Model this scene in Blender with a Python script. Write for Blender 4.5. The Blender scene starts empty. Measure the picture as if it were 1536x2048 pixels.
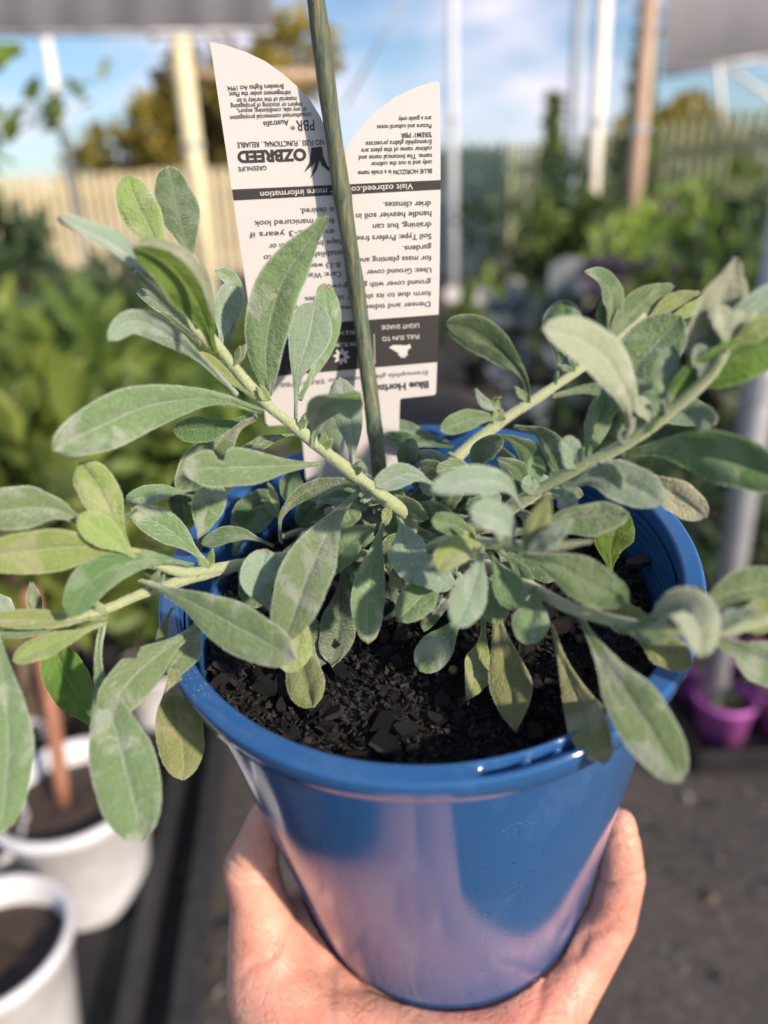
import bpy, bmesh, math, random
from mathutils import Vector, Matrix, noise
R = math.radians
random.seed(7)
S = bpy.context.scene
COL = S.collection

# ---------------------------------------------------------------- camera, sky, sun, exposure
F = 1500.0                      # focal length in photo pixels (photo is 1536 x 2048)
CAM_H = 1.15
cam_d = bpy.data.cameras.new('camera')
cam = bpy.data.objects.new('camera', cam_d); COL.objects.link(cam)
cam.location = (0, 0, CAM_H)
CR = Matrix.Rotation(R(90 - 22), 3, 'X') @ Matrix.Rotation(R(-2.2), 3, 'Z')
cam.rotation_euler = CR.to_euler()
cam_d.sensor_fit = 'AUTO'; cam_d.sensor_width = 36
cam_d.lens = F / 2048 * 36
cam_d.clip_start = 0.01; cam_d.clip_end = 2000
cam_d.dof.use_dof = True
cam_d.dof.focus_distance = 0.205
cam_d.dof.aperture_fstop = 5.8
S.camera = cam

SUN_AZ, SUN_EL = 43.0, 26.0      # degrees to the right of straight behind the viewer; height
sd = Vector((math.sin(R(SUN_AZ)) * math.cos(R(SUN_EL)), -math.cos(R(SUN_AZ)) * math.cos(R(SUN_EL)), math.sin(R(SUN_EL))))
sun_d = bpy.data.lights.new('sun', 'SUN'); sun = bpy.data.objects.new('sun', sun_d); COL.objects.link(sun)
sun.rotation_euler = sd.to_track_quat('Z', 'Y').to_euler()
sun_d.energy = 4.7; sun_d.angle = R(2.2); sun_d.color = (1.0, 0.83, 0.66)

world = bpy.data.worlds.new('World'); S.world = world; world.use_nodes = True
nt = world.node_tree; nt.nodes.clear()
sky = nt.nodes.new('ShaderNodeTexSky'); sky.sky_type = 'NISHITA'; sky.sun_disc = False; sky.ozone_density = 3.0
sky.sun_elevation = R(SUN_EL); sky.sun_rotation = math.atan2(sd.x, sd.y)
tc = nt.nodes.new('ShaderNodeTexCoord')
mp = nt.nodes.new('ShaderNodeMapping'); mp.inputs['Scale'].default_value = (2.2, 2.2, 6.5); mp.inputs['Location'].default_value = (3.3, .4, .9)
nz = nt.nodes.new('ShaderNodeTexNoise'); nz.inputs['Scale'].default_value = 1.7; nz.inputs['Detail'].default_value = 6; nz.inputs['Roughness'].default_value = .52
rp = nt.nodes.new('ShaderNodeValToRGB'); rp.color_ramp.elements[0].position = .46; rp.color_ramp.elements[1].position = .66
mx = nt.nodes.new('ShaderNodeMix'); mx.data_type = 'RGBA'
mx.inputs[7].default_value = (6.6, 6.3, 7.3, 1)
bg = nt.nodes.new('ShaderNodeBackground'); bg.inputs['Strength'].default_value = 0.112
ow = nt.nodes.new('ShaderNodeOutputWorld')
L = nt.links.new
L(tc.outputs['Generated'], mp.inputs['Vector']); L(mp.outputs[0], nz.inputs['Vector']); L(nz.outputs['Fac'], rp.inputs[0])
L(rp.outputs[0], mx.inputs[0]); L(sky.outputs[0], mx.inputs[6]); L(mx.outputs[2], bg.inputs[0]); L(bg.outputs[0], ow.inputs[0])

S.view_settings.view_transform = 'Standard'; S.view_settings.look = 'None'
S.view_settings.gamma = 1; S.view_settings.use_curve_mapping = False
S.view_settings.exposure = 0.42
S.render.engine = 'CYCLES'
S.cycles.max_bounces = 7; S.cycles.transparent_max_bounces = 8

# ---------------------------------------------------------------- helpers
CO = Vector((0, 0, CAM_H))
def ray(px, py):
    return CR @ Vector(((px - 768) / F, -(py - 1024) / F, -1.0))
def P(px, py, d):
    """photo pixel + depth in metres -> place in the world"""
    return CO + ray(px, py) * d
def CV(x, y, z):                 # camera axes (right, down, forward) -> world vector
    return CR @ Vector((x, -y, -z))
def G(px, py, z=0.0):
    r = ray(px, py); return CO + r * ((z - CAM_H) / r.z)

def tag(o, label=None, cat=None, group=None, kind=None):
    if label: o['label'] = label
    if cat: o['category'] = cat
    if group: o['group'] = group
    if kind: o['kind'] = kind
    return o
def empty(name, loc, *a, **k):
    o = bpy.data.objects.new(name, None); COL.objects.link(o); o.location = loc; o.empty_display_size = .05
    return tag(o, *a, **k)
def mesh(name, verts, faces, mats, parent=None, smooth=True, midx=None, uvs=None):
    me = bpy.data.meshes.new(name)
    off = Vector(parent.location) if parent and parent.parent is None else (Vector(parent.location) + Vector(parent.parent.location) if parent else Vector((0, 0, 0)))
    if parent is not None and parent.get('abs0'): off = Vector((0, 0, 0))
    me.from_pydata([tuple(Vector(v) - off) for v in verts], [], faces)
    if not isinstance(mats, (list, tuple)): mats = [mats]
    for m in mats: me.materials.append(m)
    if smooth: me.polygons.foreach_set('use_smooth', [True] * len(me.polygons))
    if midx: me.polygons.foreach_set('material_index', midx)
    if uvs:
        ul = me.uv_layers.new(name='UVMap')
        flat = []
        for p in me.polygons:
            for vi in p.vertices: flat += list(uvs[vi])
        ul.data.foreach_set('uv', flat)
    me.update()
    o = bpy.data.objects.new(name, me); COL.objects.link(o)
    if parent: o.parent = parent
    return o
def rooted(name, verts, faces, mats, origin, **k):
    o = mesh(name, [Vector(v) - Vector(origin) for v in verts], faces, mats, **k); o.location = origin
    return o

class MB:
    def __init__(s): s.v = []; s.f = []
    def add(s, v, f):
        n = len(s.v); s.v += [Vector(p) for p in v]; s.f += [tuple(i + n for i in q) for q in f]
    def box(s, c, size, M=None):
        c = Vector(c); h = Vector(size) / 2; vs = []
        for x in (-1, 1):
            for y in (-1, 1):
                for z in (-1, 1):
                    p = Vector((x * h.x, y * h.y, z * h.z)); vs.append(c + ((M @ p) if M else p))
        s.add(vs, [(0, 1, 3, 2), (4, 6, 7, 5), (0, 4, 5, 1), (2, 3, 7, 6), (0, 2, 6, 4), (1, 5, 7, 3)])
    def tube(s, pts, rad, n=10, jit=0, caps=True, sx=1.0):
        pts = [Vector(p) for p in pts]
        if not isinstance(rad, (list, tuple)): rad = [rad] * len(pts)
        T0 = (pts[1] - pts[0]).normalized(); up = Vector((0, 0, 1)) if abs(T0.z) < .9 else Vector((1, 0, 0))
        U = T0.cross(up).normalized(); vs = []; fs = []
        for i, p in enumerate(pts):
            T = (pts[min(i + 1, len(pts) - 1)] - pts[max(i - 1, 0)]).normalized()
            U = (U - T * U.dot(T)).normalized(); V = T.cross(U)
            for k in range(n):
                a = 2 * math.pi * k / n; r = rad[i] * (1 + random.uniform(-jit, jit))
                vs.append(p + U * math.cos(a) * r * sx + V * math.sin(a) * r)
        for i in range(len(pts) - 1):
            for k in range(n):
                a = i * n + k; b = i * n + (k + 1) % n; fs.append((a, b, b + n, a + n))
        if caps: fs.append(tuple(range(n))[::-1]); fs.append(tuple(range((len(pts) - 1) * n, len(pts) * n)))
        s.add(vs, fs)
    def build(s, name, m, parent=None, smooth=False, bevel=0):
        o = mesh(name, s.v, s.f, m, parent, smooth)
        if bevel:
            b = o.modifiers.new('bevel', 'BEVEL'); b.width = bevel; b.segments = 2; b.limit_method = 'ANGLE'
        return o

def catmull(pts, n):
    pts = [Vector(p) for p in pts]
    if len(pts) == 2: return [pts[0].lerp(pts[1], i / (n - 1)) for i in range(n)]
    ext = [pts[0] * 2 - pts[1]] + pts + [pts[-1] * 2 - pts[-2]]
    # by arc length
    L_ = [0]
    for i in range(len(pts) - 1): L_.append(L_[-1] + (pts[i + 1] - pts[i]).length)
    out = []
    for k in range(n):
        s = L_[-1] * k / (n - 1); i = 0
        while i < len(pts) - 2 and s > L_[i + 1]: i += 1
        t = (s - L_[i]) / max(L_[i + 1] - L_[i], 1e-9); t = min(max(t, 0), 1)
        a, b, c, d = ext[i:i + 4]
        out.append(.5 * ((2 * b) + (c - a) * t + (2 * a - 5 * b + 4 * c - d) * t * t + (3 * b - a - 3 * c + d) * t ** 3))
    return out

# ---------------------------------------------------------------- materials
class NT:
    def __init__(s, name, rough=.6, spec=.5):
        s.m = bpy.data.materials.new(name); s.m.use_nodes = True; s.t = s.m.node_tree
        s.b = s.t.nodes['Principled BSDF']; s.o = s.t.nodes['Material Output']
        s.b.inputs['Roughness'].default_value = rough
        s.b.inputs['Specular IOR Level'].default_value = spec
    def n(s, k, **kw):
        x = s.t.nodes.new('ShaderNode' + k)
        for a, b in kw.items():
            if hasattr(x, a): setattr(x, a, b)
        return x
    def l(s, a, b): s.t.links.new(a, b)
    def coord(s, which='Object'): return s.n('TexCoord').outputs[which]
    def noise(s, scale, detail=4, rough=.5, vec=None, dist=0):
        x = s.n('TexNoise'); x.inputs['Scale'].default_value = scale; x.inputs['Detail'].default_value = detail
        x.inputs['Roughness'].default_value = rough; x.inputs['Distortion'].default_value = dist
        s.l(vec if vec is not None else s.coord(), x.inputs['Vector']); return x.outputs['Fac']
    def ramp(s, fac, stops):
        x = s.n('ValToRGB'); cr = x.color_ramp
        while len(cr.elements) < len(stops): cr.elements.new(.5)
        for e, (p, c) in zip(cr.elements, stops):
            e.position = p; e.color = (c, c, c, 1) if isinstance(c, (int, float)) else (*c, 1)
        s.l(fac, x.inputs[0]); return x.outputs[0]
    def mix(s, fac, a, b, mode='MIX'):
        x = s.n('Mix'); x.data_type = 'RGBA'; x.blend_type = mode
        for i, v in ((0, fac), (6, a), (7, b)):
            if hasattr(v, 'links') or hasattr(v, 'is_linked'): s.l(v, x.inputs[i])
            elif isinstance(v, (int, float)): x.inputs[i].default_value = v
            else: x.inputs[i].default_value = (*v, 1)
        return x.outputs[2]
    def math(s, op, a, b=None, c=None):
        x = s.n('Math'); x.operation = op
        for i, v in enumerate((a, b, c)):
            if v is None: continue
            if isinstance(v, (int, float)): x.inputs[i].default_value = v
            else: s.l(v, x.inputs[i])
        return x.outputs[0]
    def bump(s, h, strength=.3, dist=.001):
        x = s.n('Bump'); x.inputs['Strength'].default_value = strength; x.inputs['Distance'].default_value = dist
        s.l(h, x.inputs['Height']); s.l(x.outputs[0], s.b.inputs['Normal']); return x
    def col(s, c):
        if isinstance(c, tuple): s.b.inputs['Base Color'].default_value = (*c, 1)
        else: s.l(c, s.b.inputs['Base Color'])
    def trans(s, color, amt):
        tr = s.n('BsdfTranslucent'); ms = s.n('MixShader'); ms.inputs[0].default_value = amt
        if isinstance(color, tuple): tr.inputs[0].default_value = (*color, 1)
        else: s.l(color, tr.inputs[0])
        s.l(s.b.outputs[0], ms.inputs[1]); s.l(tr.outputs[0], ms.inputs[2]); s.l(ms.outputs[0], s.o.inputs[0])
def simple(name, c, c2=None, scale=20, rough=.6, bump=0, bdist=.001, spec=.5, metal=0, detail=5):
    t = NT(name, rough, spec); t.b.inputs['Metallic'].default_value = metal
    if c2:
        f = t.noise(scale, detail, .6); t.col(t.mix(t.ramp(f, [(.35, 0.), (.65, 1.)]), c, c2))
    else: t.col(c)
    if bump: t.bump(t.noise(scale * 2.5, 6, .6), bump, bdist)
    return t.m

def leaf_mat(name, fuzz, green, patch=.55, rib=None, trc=(.30, .42, .10), tr=.22, sheen=1.0, spots=0):
    """downy leaf: pale down over green, rubbed off in patches; paler midrib"""
    rib = rib or tuple(x * 1.22 + .02 for x in fuzz)
    t = NT(name, .62, .3)
    oi = t.n('ObjectInfo').outputs['Random']
    co = t.coord()
    ad = t.n('VectorMath'); ad.operation = 'ADD'; t.l(co, ad.inputs[0])
    cb = t.n('CombineXYZ'); t.l(t.math('MULTIPLY', oi, 7.0), cb.inputs[0]); t.l(cb.outputs[0], ad.inputs[1])
    v = ad.outputs[0]
    big = t.noise(95, 3, .55, v, .6)
    f = t.ramp(big, [(patch - .03, .85), (patch + .07, 0.)])
    c = t.mix(f, green, fuzz)
    fine = t.noise(1900, 2, .75, v)
    c = t.mix(t.ramp(fine, [(.46, 0.), (.70, .22)]), c, tuple(min(1, x * 1.55 + .03) for x in fuzz))
    # object brightness and hue drift
    hs = t.n('HueSaturation')
    t.l(t.math('MULTIPLY_ADD', oi, .035, .482), hs.inputs['Hue']); t.l(t.math('MULTIPLY_ADD', oi, .34, .84), hs.inputs['Value'])
    t.l(c, hs.inputs['Color']); c = hs.outputs[0]
    uv = t.n('UVMap').outputs[0]; sp = t.n('SeparateXYZ'); t.l(uv, sp.inputs[0])
    au = t.math('ABSOLUTE', t.math('SUBTRACT', sp.outputs[0], .5))
    ribm = t.ramp(au, [(.0, .55), (.014, .45), (.034, 0.)])
    c = t.mix(ribm, c, rib)
    # side veins, faint
    w = t.math('SINE', t.math('MULTIPLY', t.math('SUBTRACT', sp.outputs[1], t.math('MULTIPLY', au, .55)), 62.0))
    vein = t.ramp(w, [(.92, 0.), (1., .13)])
    c = t.mix(vein, c, rib)
    edge = t.ramp(au, [(.455, 0.), (.497, .55)])
    c = t.mix(edge, c, tuple(min(1, x * 1.35 + .04) for x in fuzz))
    if spots:
        sm = t.noise(420, 3, .6, v); c = t.mix(t.ramp(sm, [(.60, 0.), (.70, spots)]), c, (.30, .19, .08))
    # dry tip now and then
    tipm = t.math('MULTIPLY', t.ramp(sp.outputs[1], [(.93, 0.), (1., 1.)]), t.ramp(oi, [(.78, 0.), (.82, .7)]))
    c = t.mix(tipm, c, (.34, .25, .12))
    t.col(c)
    t.b.inputs['Sheen Weight'].default_value = sheen; t.b.inputs['Sheen Roughness'].default_value = .38
    t.b.inputs['Sheen Tint'].default_value = (.92, 1, .9, 1)
    h = t.math('ADD', t.math('MULTIPLY', t.noise(1500, 3, .7, v), .5), t.math('MULTIPLY', t.noise(240, 3, .6, v), 1.0))
    h = t.math('SUBTRACT', h, t.math('MULTIPLY', vein, .5))
    t.bump(h, 1.0, .0012)
    t.trans(trc, tr)
    return t.m
LM = {
 'g': leaf_mat('leaf_downy_grey', (.335, .39, .31), (.155, .25, .105), .40),
 'b': leaf_mat('leaf_silver_blue', (.37, .435, .39), (.23, .33, .23), .35),
 'y': leaf_mat('leaf_young_lit_yellow_green', (.40, .45, .24), (.26, .36, .11), .42, trc=(.5, .55, .14), tr=.3),  # for young leaves; also paints sunlight into the colour of lit ones
 'o': leaf_mat('leaf_old_olive', (.33, .34, .19), (.22, .26, .10), .42, spots=.3),
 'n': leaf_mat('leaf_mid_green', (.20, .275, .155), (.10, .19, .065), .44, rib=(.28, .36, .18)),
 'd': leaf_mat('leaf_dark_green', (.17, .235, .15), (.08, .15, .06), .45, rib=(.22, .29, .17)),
 'p': leaf_mat('leaf_pale_silver', (.47, .50, .40), (.36, .41, .28), .38, spots=.0),
 's': leaf_mat('leaf_pale_spotted', (.52, .51, .42), (.42, .42, .30), .38, spots=.8),
 'u': leaf_mat('leaf_underside_bright', (.17, .27, .06), (.10, .21, .03), .5, rib=(.38, .45, .18), trc=(.4, .6, .08), tr=.35, sheen=.25),
}
def stem_mat():
    t = NT('stem_downy_green', .7, .3)
    f = t.noise(160, 4); c = t.mix(f, (.22, .29, .16), (.36, .41, .20))
    c = t.mix(t.ramp(t.noise(2200, 2, .7), [(.45, 0.), (.7, .5)]), c, (.55, .6, .38)); t.col(c)
    t.b.inputs['Sheen Weight'].default_value = .7
    t.bump(t.noise(1400, 3, .7), .6, .0006); return t.m
STEM = stem_mat()
_h = NT('leaf_down_hair', .7, .2); _h.col((.62, .66, .52)); _h.trans((.7, .74, .58), .4); HAIR = _h.m

# ================================================================ SETTING
def ground_mat():
    t = NT('worn_path', .85, .3)
    c = t.mix(t.ramp(t.noise(1.3, 5, .6), [(.35, 0.), (.65, 1.)]), (.050, .047, .048), (.092, .083, .076))
    c = t.mix(t.ramp(t.noise(7, 5, .7), [(.45, 0.), (.7, .6)]), c, (.035, .032, .034)); c = t.mix(t.ramp(t.noise(55, 4, .7), [(.5, 0.), (.72, .8)]), c, (.17, .155, .14)); t.col(c)
    t.bump(t.noise(60, 6, .7), .6, .01); return t.m
gv, gf = [], []
for i in range(25):
    for j in range(25):
        x = (i - 12) / 12; y = (j - 12) / 12
        gv.append((math.copysign(abs(x) ** 2.4, x) * 400, math.copysign(abs(y) ** 2.4, y) * 400 + 3, 0))
for i in range(24):
    for j in range(24): a = i * 25 + j; gf.append((a, a + 25, a + 26, a + 1))
tag(mesh('ground', gv, gf, ground_mat()), 'dark worn grey path and yard ground of the nursery', kind='structure')
# black weed mat bed on the left of the path
matm = simple('weed_mat', (.012, .012, .014), (.022, .022, .025), 90, .8, .4, .003)
a, b, c_, d_ = G(330, 2300), G(425, 1480), G(560, 900), G(430, 760)
mb = MB()
q = [G(330, 2500), G(425, 1480), G(560, 820), G(560, 640), G(-1500, 640), G(-2500, 1480), G(-1800, 2500)]
mb.add([p + Vector((0, 0, .004)) for p in q], [tuple(range(len(q)))[::-1]])
tag(mb.build('weed_mat', matm), 'black weed mat under the pots', kind='structure')
mb = MB()
q = [G(1290, 1545), G(1120, 820), G(1060, 640), G(2700, 640), G(3900, 1545)]
mb.add([p + Vector((0, 0, .004)) for p in q], [tuple(range(len(q)))])
tag(mb.build('weed_mat', matm), 'black weed mat under the plants', kind='structure')
# edging board
edgem = simple('edging_black', (.018, .018, .022), (.035, .034, .04), 40, .6)
A, B = G(345, 2300), G(470, 1300)
dirv = (B - A).normalized(); M3 = Matrix((dirv, Vector((0, 0, 1)).cross(dirv), Vector((0, 0, 1)))).transposed()
rt = empty('edging_board', (A + B) / 2, 'long black edging board along the path beside the white pots', 'edging')
for k, (of, w) in enumerate(((0, .04), (-.085, .03))):
    mb = MB(); mb.box((A + B) / 2 + M3 @ Vector((0, -of, .028)), ((B - A).length * 2.2, w, .05), M3); mb.build('board', edgem, rt, bevel=.004)

# loose grit and leaf litter on the path
gm = [simple('grit_brown', (.06, .04, .025), (.14, .10, .06), 30, .9), simple('grit_pale', (.16, .15, .14), (.25, .24, .22), 30, .9), simple('grit_black', (.012, .011, .011), (.03, .03, .03), 30, .7)]
rg = random.Random(12); gmb = [MB(), MB(), MB()]
for i in range(4200):
    x_, y_ = rg.uniform(-1.3, 1.4), rg.uniform(.7, 4.5); s_ = rg.choice((.003, .004, .006, .010)); k_ = rg.choice((0, 0, 1, 2, 2)); c_ = Vector((x_, y_, .006 + s_ * .2))
    q_ = [c_ + Vector((rg.gauss(0, 1) * s_, rg.gauss(0, 1) * s_, rg.gauss(0, .4) * s_)) for _ in range(4)]; gmb[k_].add(q_, [(0, 1, 2), (0, 2, 3), (0, 3, 1), (1, 3, 2)])
for k_, lb_ in enumerate(('brown leaf litter crumbs strewn over the path', 'pale grit strewn over the path', 'black bark crumbs spilled on the path')):
    tag(gmb[k_].build('path_litter', gm[k_]), lb_, 'litter', kind='stuff')

# ---- fences
fm_green = simple('fence_green', (.40, .44, .24), (.50, .52, .30), 3, .55)
fm_cream = simple('fence_cream', (.66, .57, .36), (.76, .66, .44), 2, .6)
fm_shaded = simple('fence_shaded_green', (.22, .31, .27), (.30, .38, .33), 2, .6)  # blue green tint puts the shade on the middle stretch into its colour
def fence(A, B, h, m, label, pitch=.20, w=.125, zb=0.0):
    A = Vector((A.x, A.y, zb)); B = Vector((B.x, B.y, zb)); rt = empty('fence', A, label, 'fence')
    dv = B - A; Ln = dv.length; dv.normalize(); ang = math.atan2(dv.y, dv.x)
    mb = MB(); mb.box((0, 0, h / 2), (w, .02, h)); pm = None
    n = min(int(Ln / pitch), 290)
    for k in range(n):
        if pm is None:
            o = mb.build('picket', m); pm = o.data
        else: o = bpy.data.objects.new('picket', pm); COL.objects.link(o)
        o.parent = rt; o.location = dv * (k + .5) * pitch + Vector((0, 0, random.uniform(-.02, .02))); o.rotation_euler = (0, 0, ang + random.uniform(-.05, .05))
    Mz = Matrix.Rotation(ang, 3, 'Z')
    for z in (.35, h - .3):
        r = MB(); r.box(A + dv * Ln / 2 + Vector((0, 0, z)) + Vector((-dv.y, dv.x, 0)) * .035, (Ln, .04, .06), Mz); r.build('rail', m, rt)
    k = 0.0
    while k <= Ln:
        r = MB(); r.box(A + dv * k + Vector((-dv.y, dv.x, 0)) * .09 + Vector((0, 0, h / 2)), (.07, .07, h + .06), Mz); r.build('post', m, rt); k += 2.8
    return rt
f1a, f1b = P(-420, 535, 17.5), P(640, 520, 15.5)
f2b = P(1010, 520, 12.5); f3b = P(1900, 480, 6.8)
fence(f1a, f1b, 2.05, fm_cream, 'long cream picket fence in low sun at the far left')
fence(f1b, f2b, 2.05, fm_shaded, 'picket fence coloured blue green for shade, behind the plant tag')
fence(f2b, f3b, 2.0, fm_green, 'green picket fence coming nearer on the right', .15, .09)

# ---- posts of the shade structure
def post(px0, py0, px1, py1, d, wpx, m, label, name='post', round_=True, cap=None):
    lo = P(px1, py1, d); a = P(px0, py0, d)
    lo = Vector((lo.x, lo.y, 0.0)); r = wpx * d / F / 2
    # upright pole standing on the ground below the low end
    topz = a.z + .4
    rt = empty(name, lo, label, 'post', 'posts of the shade structure')
    lean = Vector((a.x - P(px1, py1, d).x, 0, 0)) * .15
    mb = MB(); mb.tube([lo, lo + (Vector((0, 0, topz)))], r, 16 if round_ else 4); mb.build('shaft', m, rt, smooth=round_)
    mb = MB(); mb.tube([lo, lo + Vector((0, 0, .012))], r * 2.1, 12); mb.build('base_plate', steel, rt)
    mb = MB(); mb.tube([lo + Vector((0, 0, topz * .55)), lo + Vector((0, 0, topz * .55 + .05))], r * 1.18, 14); mb.build('clamp', steel, rt)
    return rt
steel = simple('galvanised_steel', (.36, .38, .42), (.44, .45, .48), 12, .45, metal=.3)
white_p = simple('white_post_paint', (.80, .77, .70), (.86, .82, .74), 5, .5)
cream_p = simple('cream_post_paint', (.68, .64, .44), (.78, .73, .50), 5, .5)
brown_p = simple('rusty_post_paint', (.40, .28, .21), (.48, .35, .26), 6, .6)
paleblue_p = simple('pale_blue_post_paint', (.56, .60, .68), (.62, .65, .72), 6, .5)
blue_p = simple('blue_grey_post_paint', (.30, .36, .44), (.36, .42, .48), 6, .5)
post(365, 66, 388, 320, 7.2, 38, cream_p, 'thick cream post standing behind the left tip of the plant tag')
post(100, 60, 140, 350, 8.5, 16, white_p, 'thin pale post furthest left, above the leafy bushes')
post(905, 0, 905, 270, 8.0, 19, paleblue_p, 'white post just right of the tag against the sky')
post(1143, 0, 1138, 430, 7.5, 22, blue_p, 'thin blue grey post left of the bright white one')
post(1196, 0, 1183, 420, 6.2, 25, white_p, 'bright sunlit white post in the right half')
post(1303, 0, 1272, 330, 5.4, 34, brown_p, 'rusty brown post beside the grey screen')
post(1540, 500, 1462, 1150, 1.55, 52, steel, 'thick grey steel post near the right edge', name='steel_post')

# ---- grey screens (shade cloth blinds) hanging from the frame
screen_m = simple('grey_blind_cloth', (.17, .175, .20), (.20, .205, .235), 4, .75)
def screen(corn, d, label, folds=5):
    (x0, y0), (x1, y1), (x2, y2), (x3, y3) = corn      # TL TR BR BL
    A, B, C, D = P(x0, y0, d), P(x1, y1, d), P(x2, y2, d), P(x3, y3, d)
    nrm = (B - A).cross(D - A).normalized(); n = 40; vs = []; fs = []
    for s in (0, 1):
        for i in range(n + 1):
            for j in (0, 1):
                u = i / n; p = (A.lerp(B, u)).lerp(D.lerp(C, u), j)
                vs.append(p + nrm * (.02 * math.sin(u * folds * 6.283) + s * .012))
    m = 2 * (n + 1)
    for i in range(n):
        a = 2 * i; fs += [(a, a + 2, a + 3, a + 1), (m + a, m + a + 1, m + a + 3, m + a + 2), (a, a + m, a + m + 2, a + 2), (a + 1, a + 3, a + m + 3, a + m + 1)]
    rt = empty('shade_blind', A, label, 'blind')
    mesh('cloth', vs, fs, screen_m, rt)
    mb = MB(); mb.tube([D + nrm * .006, C + nrm * .006], .018 * d / 5, 10); mb.build('bottom_bar', steel, rt, smooth=True)
    return rt
screen([(-260, -420), (552, -430), (546, 62), (-260, 70)], 5.2, 'long grey shade blind hanging at the top left', 7)
screen([(1345, -300), (1620, -300), (1620, 100), (1325, 150)], 6.8, 'plain grey shade blind at the top right beside the brown post', 1)
def wire(p0, p1, r, label, m):
    o_ = p0; mb = MB(); mid = (p0 + p1) / 2
    mb.tube([p0, mid, p1], r, 8); return tag(rooted('wire', mb.v, mb.f, m, o_), label, 'wire')
wire(P(840, -60, 6.5), P(690, 210, 7.2), .012, 'slanting grey brace wire against the sky right of the stake', blue_p)
wire(P(1435, 130, 5), P(1445, 260, 5.2), .02, 'short pale hanging wire under the right grey blind', white_p)
wire(P(1445, 130, 5), P(1600, 235, 5), .015, 'slanting pale wire under the right grey blind', white_p)
wire(P(300, 150, 7.3), P(640, 152, 7.3), .05, 'horizontal brown bar crossing behind the cream post', brown_p)

# ---- foliage plants
def fol(name, c, c2, tr=.3, trc=None):
    t = NT(name, .5, .4); g = t.n('NewGeometry').outputs['Random Per Island']
    t.col(t.mix(g, c, c2)); t.trans(trc or tuple(x * 1.8 for x in c2), tr); return t.m
F_yel = fol('foliage_yellow_green', (.05, .09, .02), (.22, .27, .05))
F_mid = fol('foliage_green', (.05, .095, .022), (.17, .24, .05))
F_dk = fol('foliage_dark', (.025, .05, .022), (.06, .10, .045), .15)
F_aut = fol('foliage_golden', (.17, .15, .03), (.34, .28, .06))
F_blue = fol('foliage_blue_grey', (.07, .10, .12), (.15, .18, .22), .15)
F_pur = fol('foliage_purple_grey', (.08, .06, .09), (.16, .12, .16), .15)
F_lime = fol('foliage_lime', (.16, .25, .04), (.30, .42, .08))
bark = simple('bark_brown', (.10, .07, .05), (.16, .12, .09), 30, .85, .5, .004)
def leafcloud(n, pfun, size, asp=.42, up=.3, seed=0):
    rnd = random.Random(seed); vs, fs = [], []
    for i in range(n):
        p, out = pfun(rnd)
        d = (out + Vector((rnd.gauss(0, .6), rnd.gauss(0, .6), rnd.gauss(up, .5)))).normalized()
        s = size * rnd.uniform(.6, 1.25); sd_ = d.cross(Vector((rnd.gauss(0, 1), rnd.gauss(0, 1), rnd.gauss(0, 1)))).normalized(); nn = d.cross(sd_)
        w = s * asp; k = len(vs)
        vs += [p, p + d * s * .35 + sd_ * w * .5 + nn * w * .15, p + d * s * .35 - sd_ * w * .5 + nn * w * .15, p + d * s * .4, p + d * s * .78 + sd_ * w * .38 + nn * w * .05, p + d * s * .78 - sd_ * w * .38 + nn * w * .05, p + d * s - nn * w * .25]
        fs += [(k, k + 1, k + 3), (k, k + 3, k + 2), (k + 1, k + 4, k + 6, k + 3), (k + 3, k + 6, k + 5, k + 2)]
    return vs, fs
def ball(rx, ry, rz, c, seed=0, low=.0):
    rr = random.Random(seed); clumps = [(Vector((rr.gauss(0, .5), rr.gauss(0, .5), rr.uniform(-.8, .9))), rr.uniform(.28, .5)) for _ in range(9)]
    def f(rnd):
        cc, r = rnd.choice(clumps); d = Vector((rnd.gauss(0, 1), rnd.gauss(0, 1), rnd.gauss(0, 1))).normalized()
        q = cc + d * r * rnd.uniform(.5, 1.05); return Vector((c[0] + q.x * rx, c[1] + q.y * ry, c[2] + q.z * rz)), d
    return f
def plant(base, h, r, n, size, m, label, cat='plant', name='potted_shrub', group=None, asp=.42, seed=0, pot=None, trunk_r=None, up=.3, z0=.25):
    base = Vector(base); rt = empty(name, base, label, cat, group)
    c = base + Vector((0, 0, h * (z0 + (1 - z0) / 2)))
    vs, fs = leafcloud(n, ball(r, r, h * (1 - z0) / 2, c, seed), size, asp, up, seed)
    cr = mesh('crown' if 'tree' in name else 'foliage', vs, fs, m, rt, smooth=False); cr['kind'] = 'stuff'
    mb = MB(); rnd = random.Random(seed + 5); tr = trunk_r or max(.004, h * .012)
    mb.tube(catmull([base, base + Vector((rnd.uniform(-.05, .05) * h, 0, h * .35)), base + Vector((rnd.uniform(-.06, .06) * h, 0, h * .8))], 6), [tr, tr * .9, tr * .8, tr * .7, tr * .55, tr * .35], 8)
    for k in range(7):
        z = h * rnd.uniform(.2, .6); an = rnd.uniform(0, 6.28); s = base + Vector((0, 0, z))
        e = s + Vector((math.cos(an) * r * .8, math.sin(an) * r * .8, h * .3)); mb.tube([s, s.lerp(e, .5) + Vector((0, 0, -.03 * h)), e], [tr * .6, tr * .4, tr * .15], 6)
    mb.build('trunk' if 'tree' in name else 'stem', bark, rt, smooth=True)
    if pot:
        potlathe(rt, base, *pot)
    return rt
def lathe(prof, n=32):
    vs, fs = [], []
    for i, (r, z) in enumerate(prof):
        for k in range(n): a = 6.28318530718 * k / n; vs.append(Vector((r * math.cos(a), r * math.sin(a), z)))
    for i in range(len(prof) - 1):
        for k in range(n): a = i * n + k; b = i * n + (k + 1) % n; fs.append((a, b, b + n, a + n))
    return vs, fs
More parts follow.
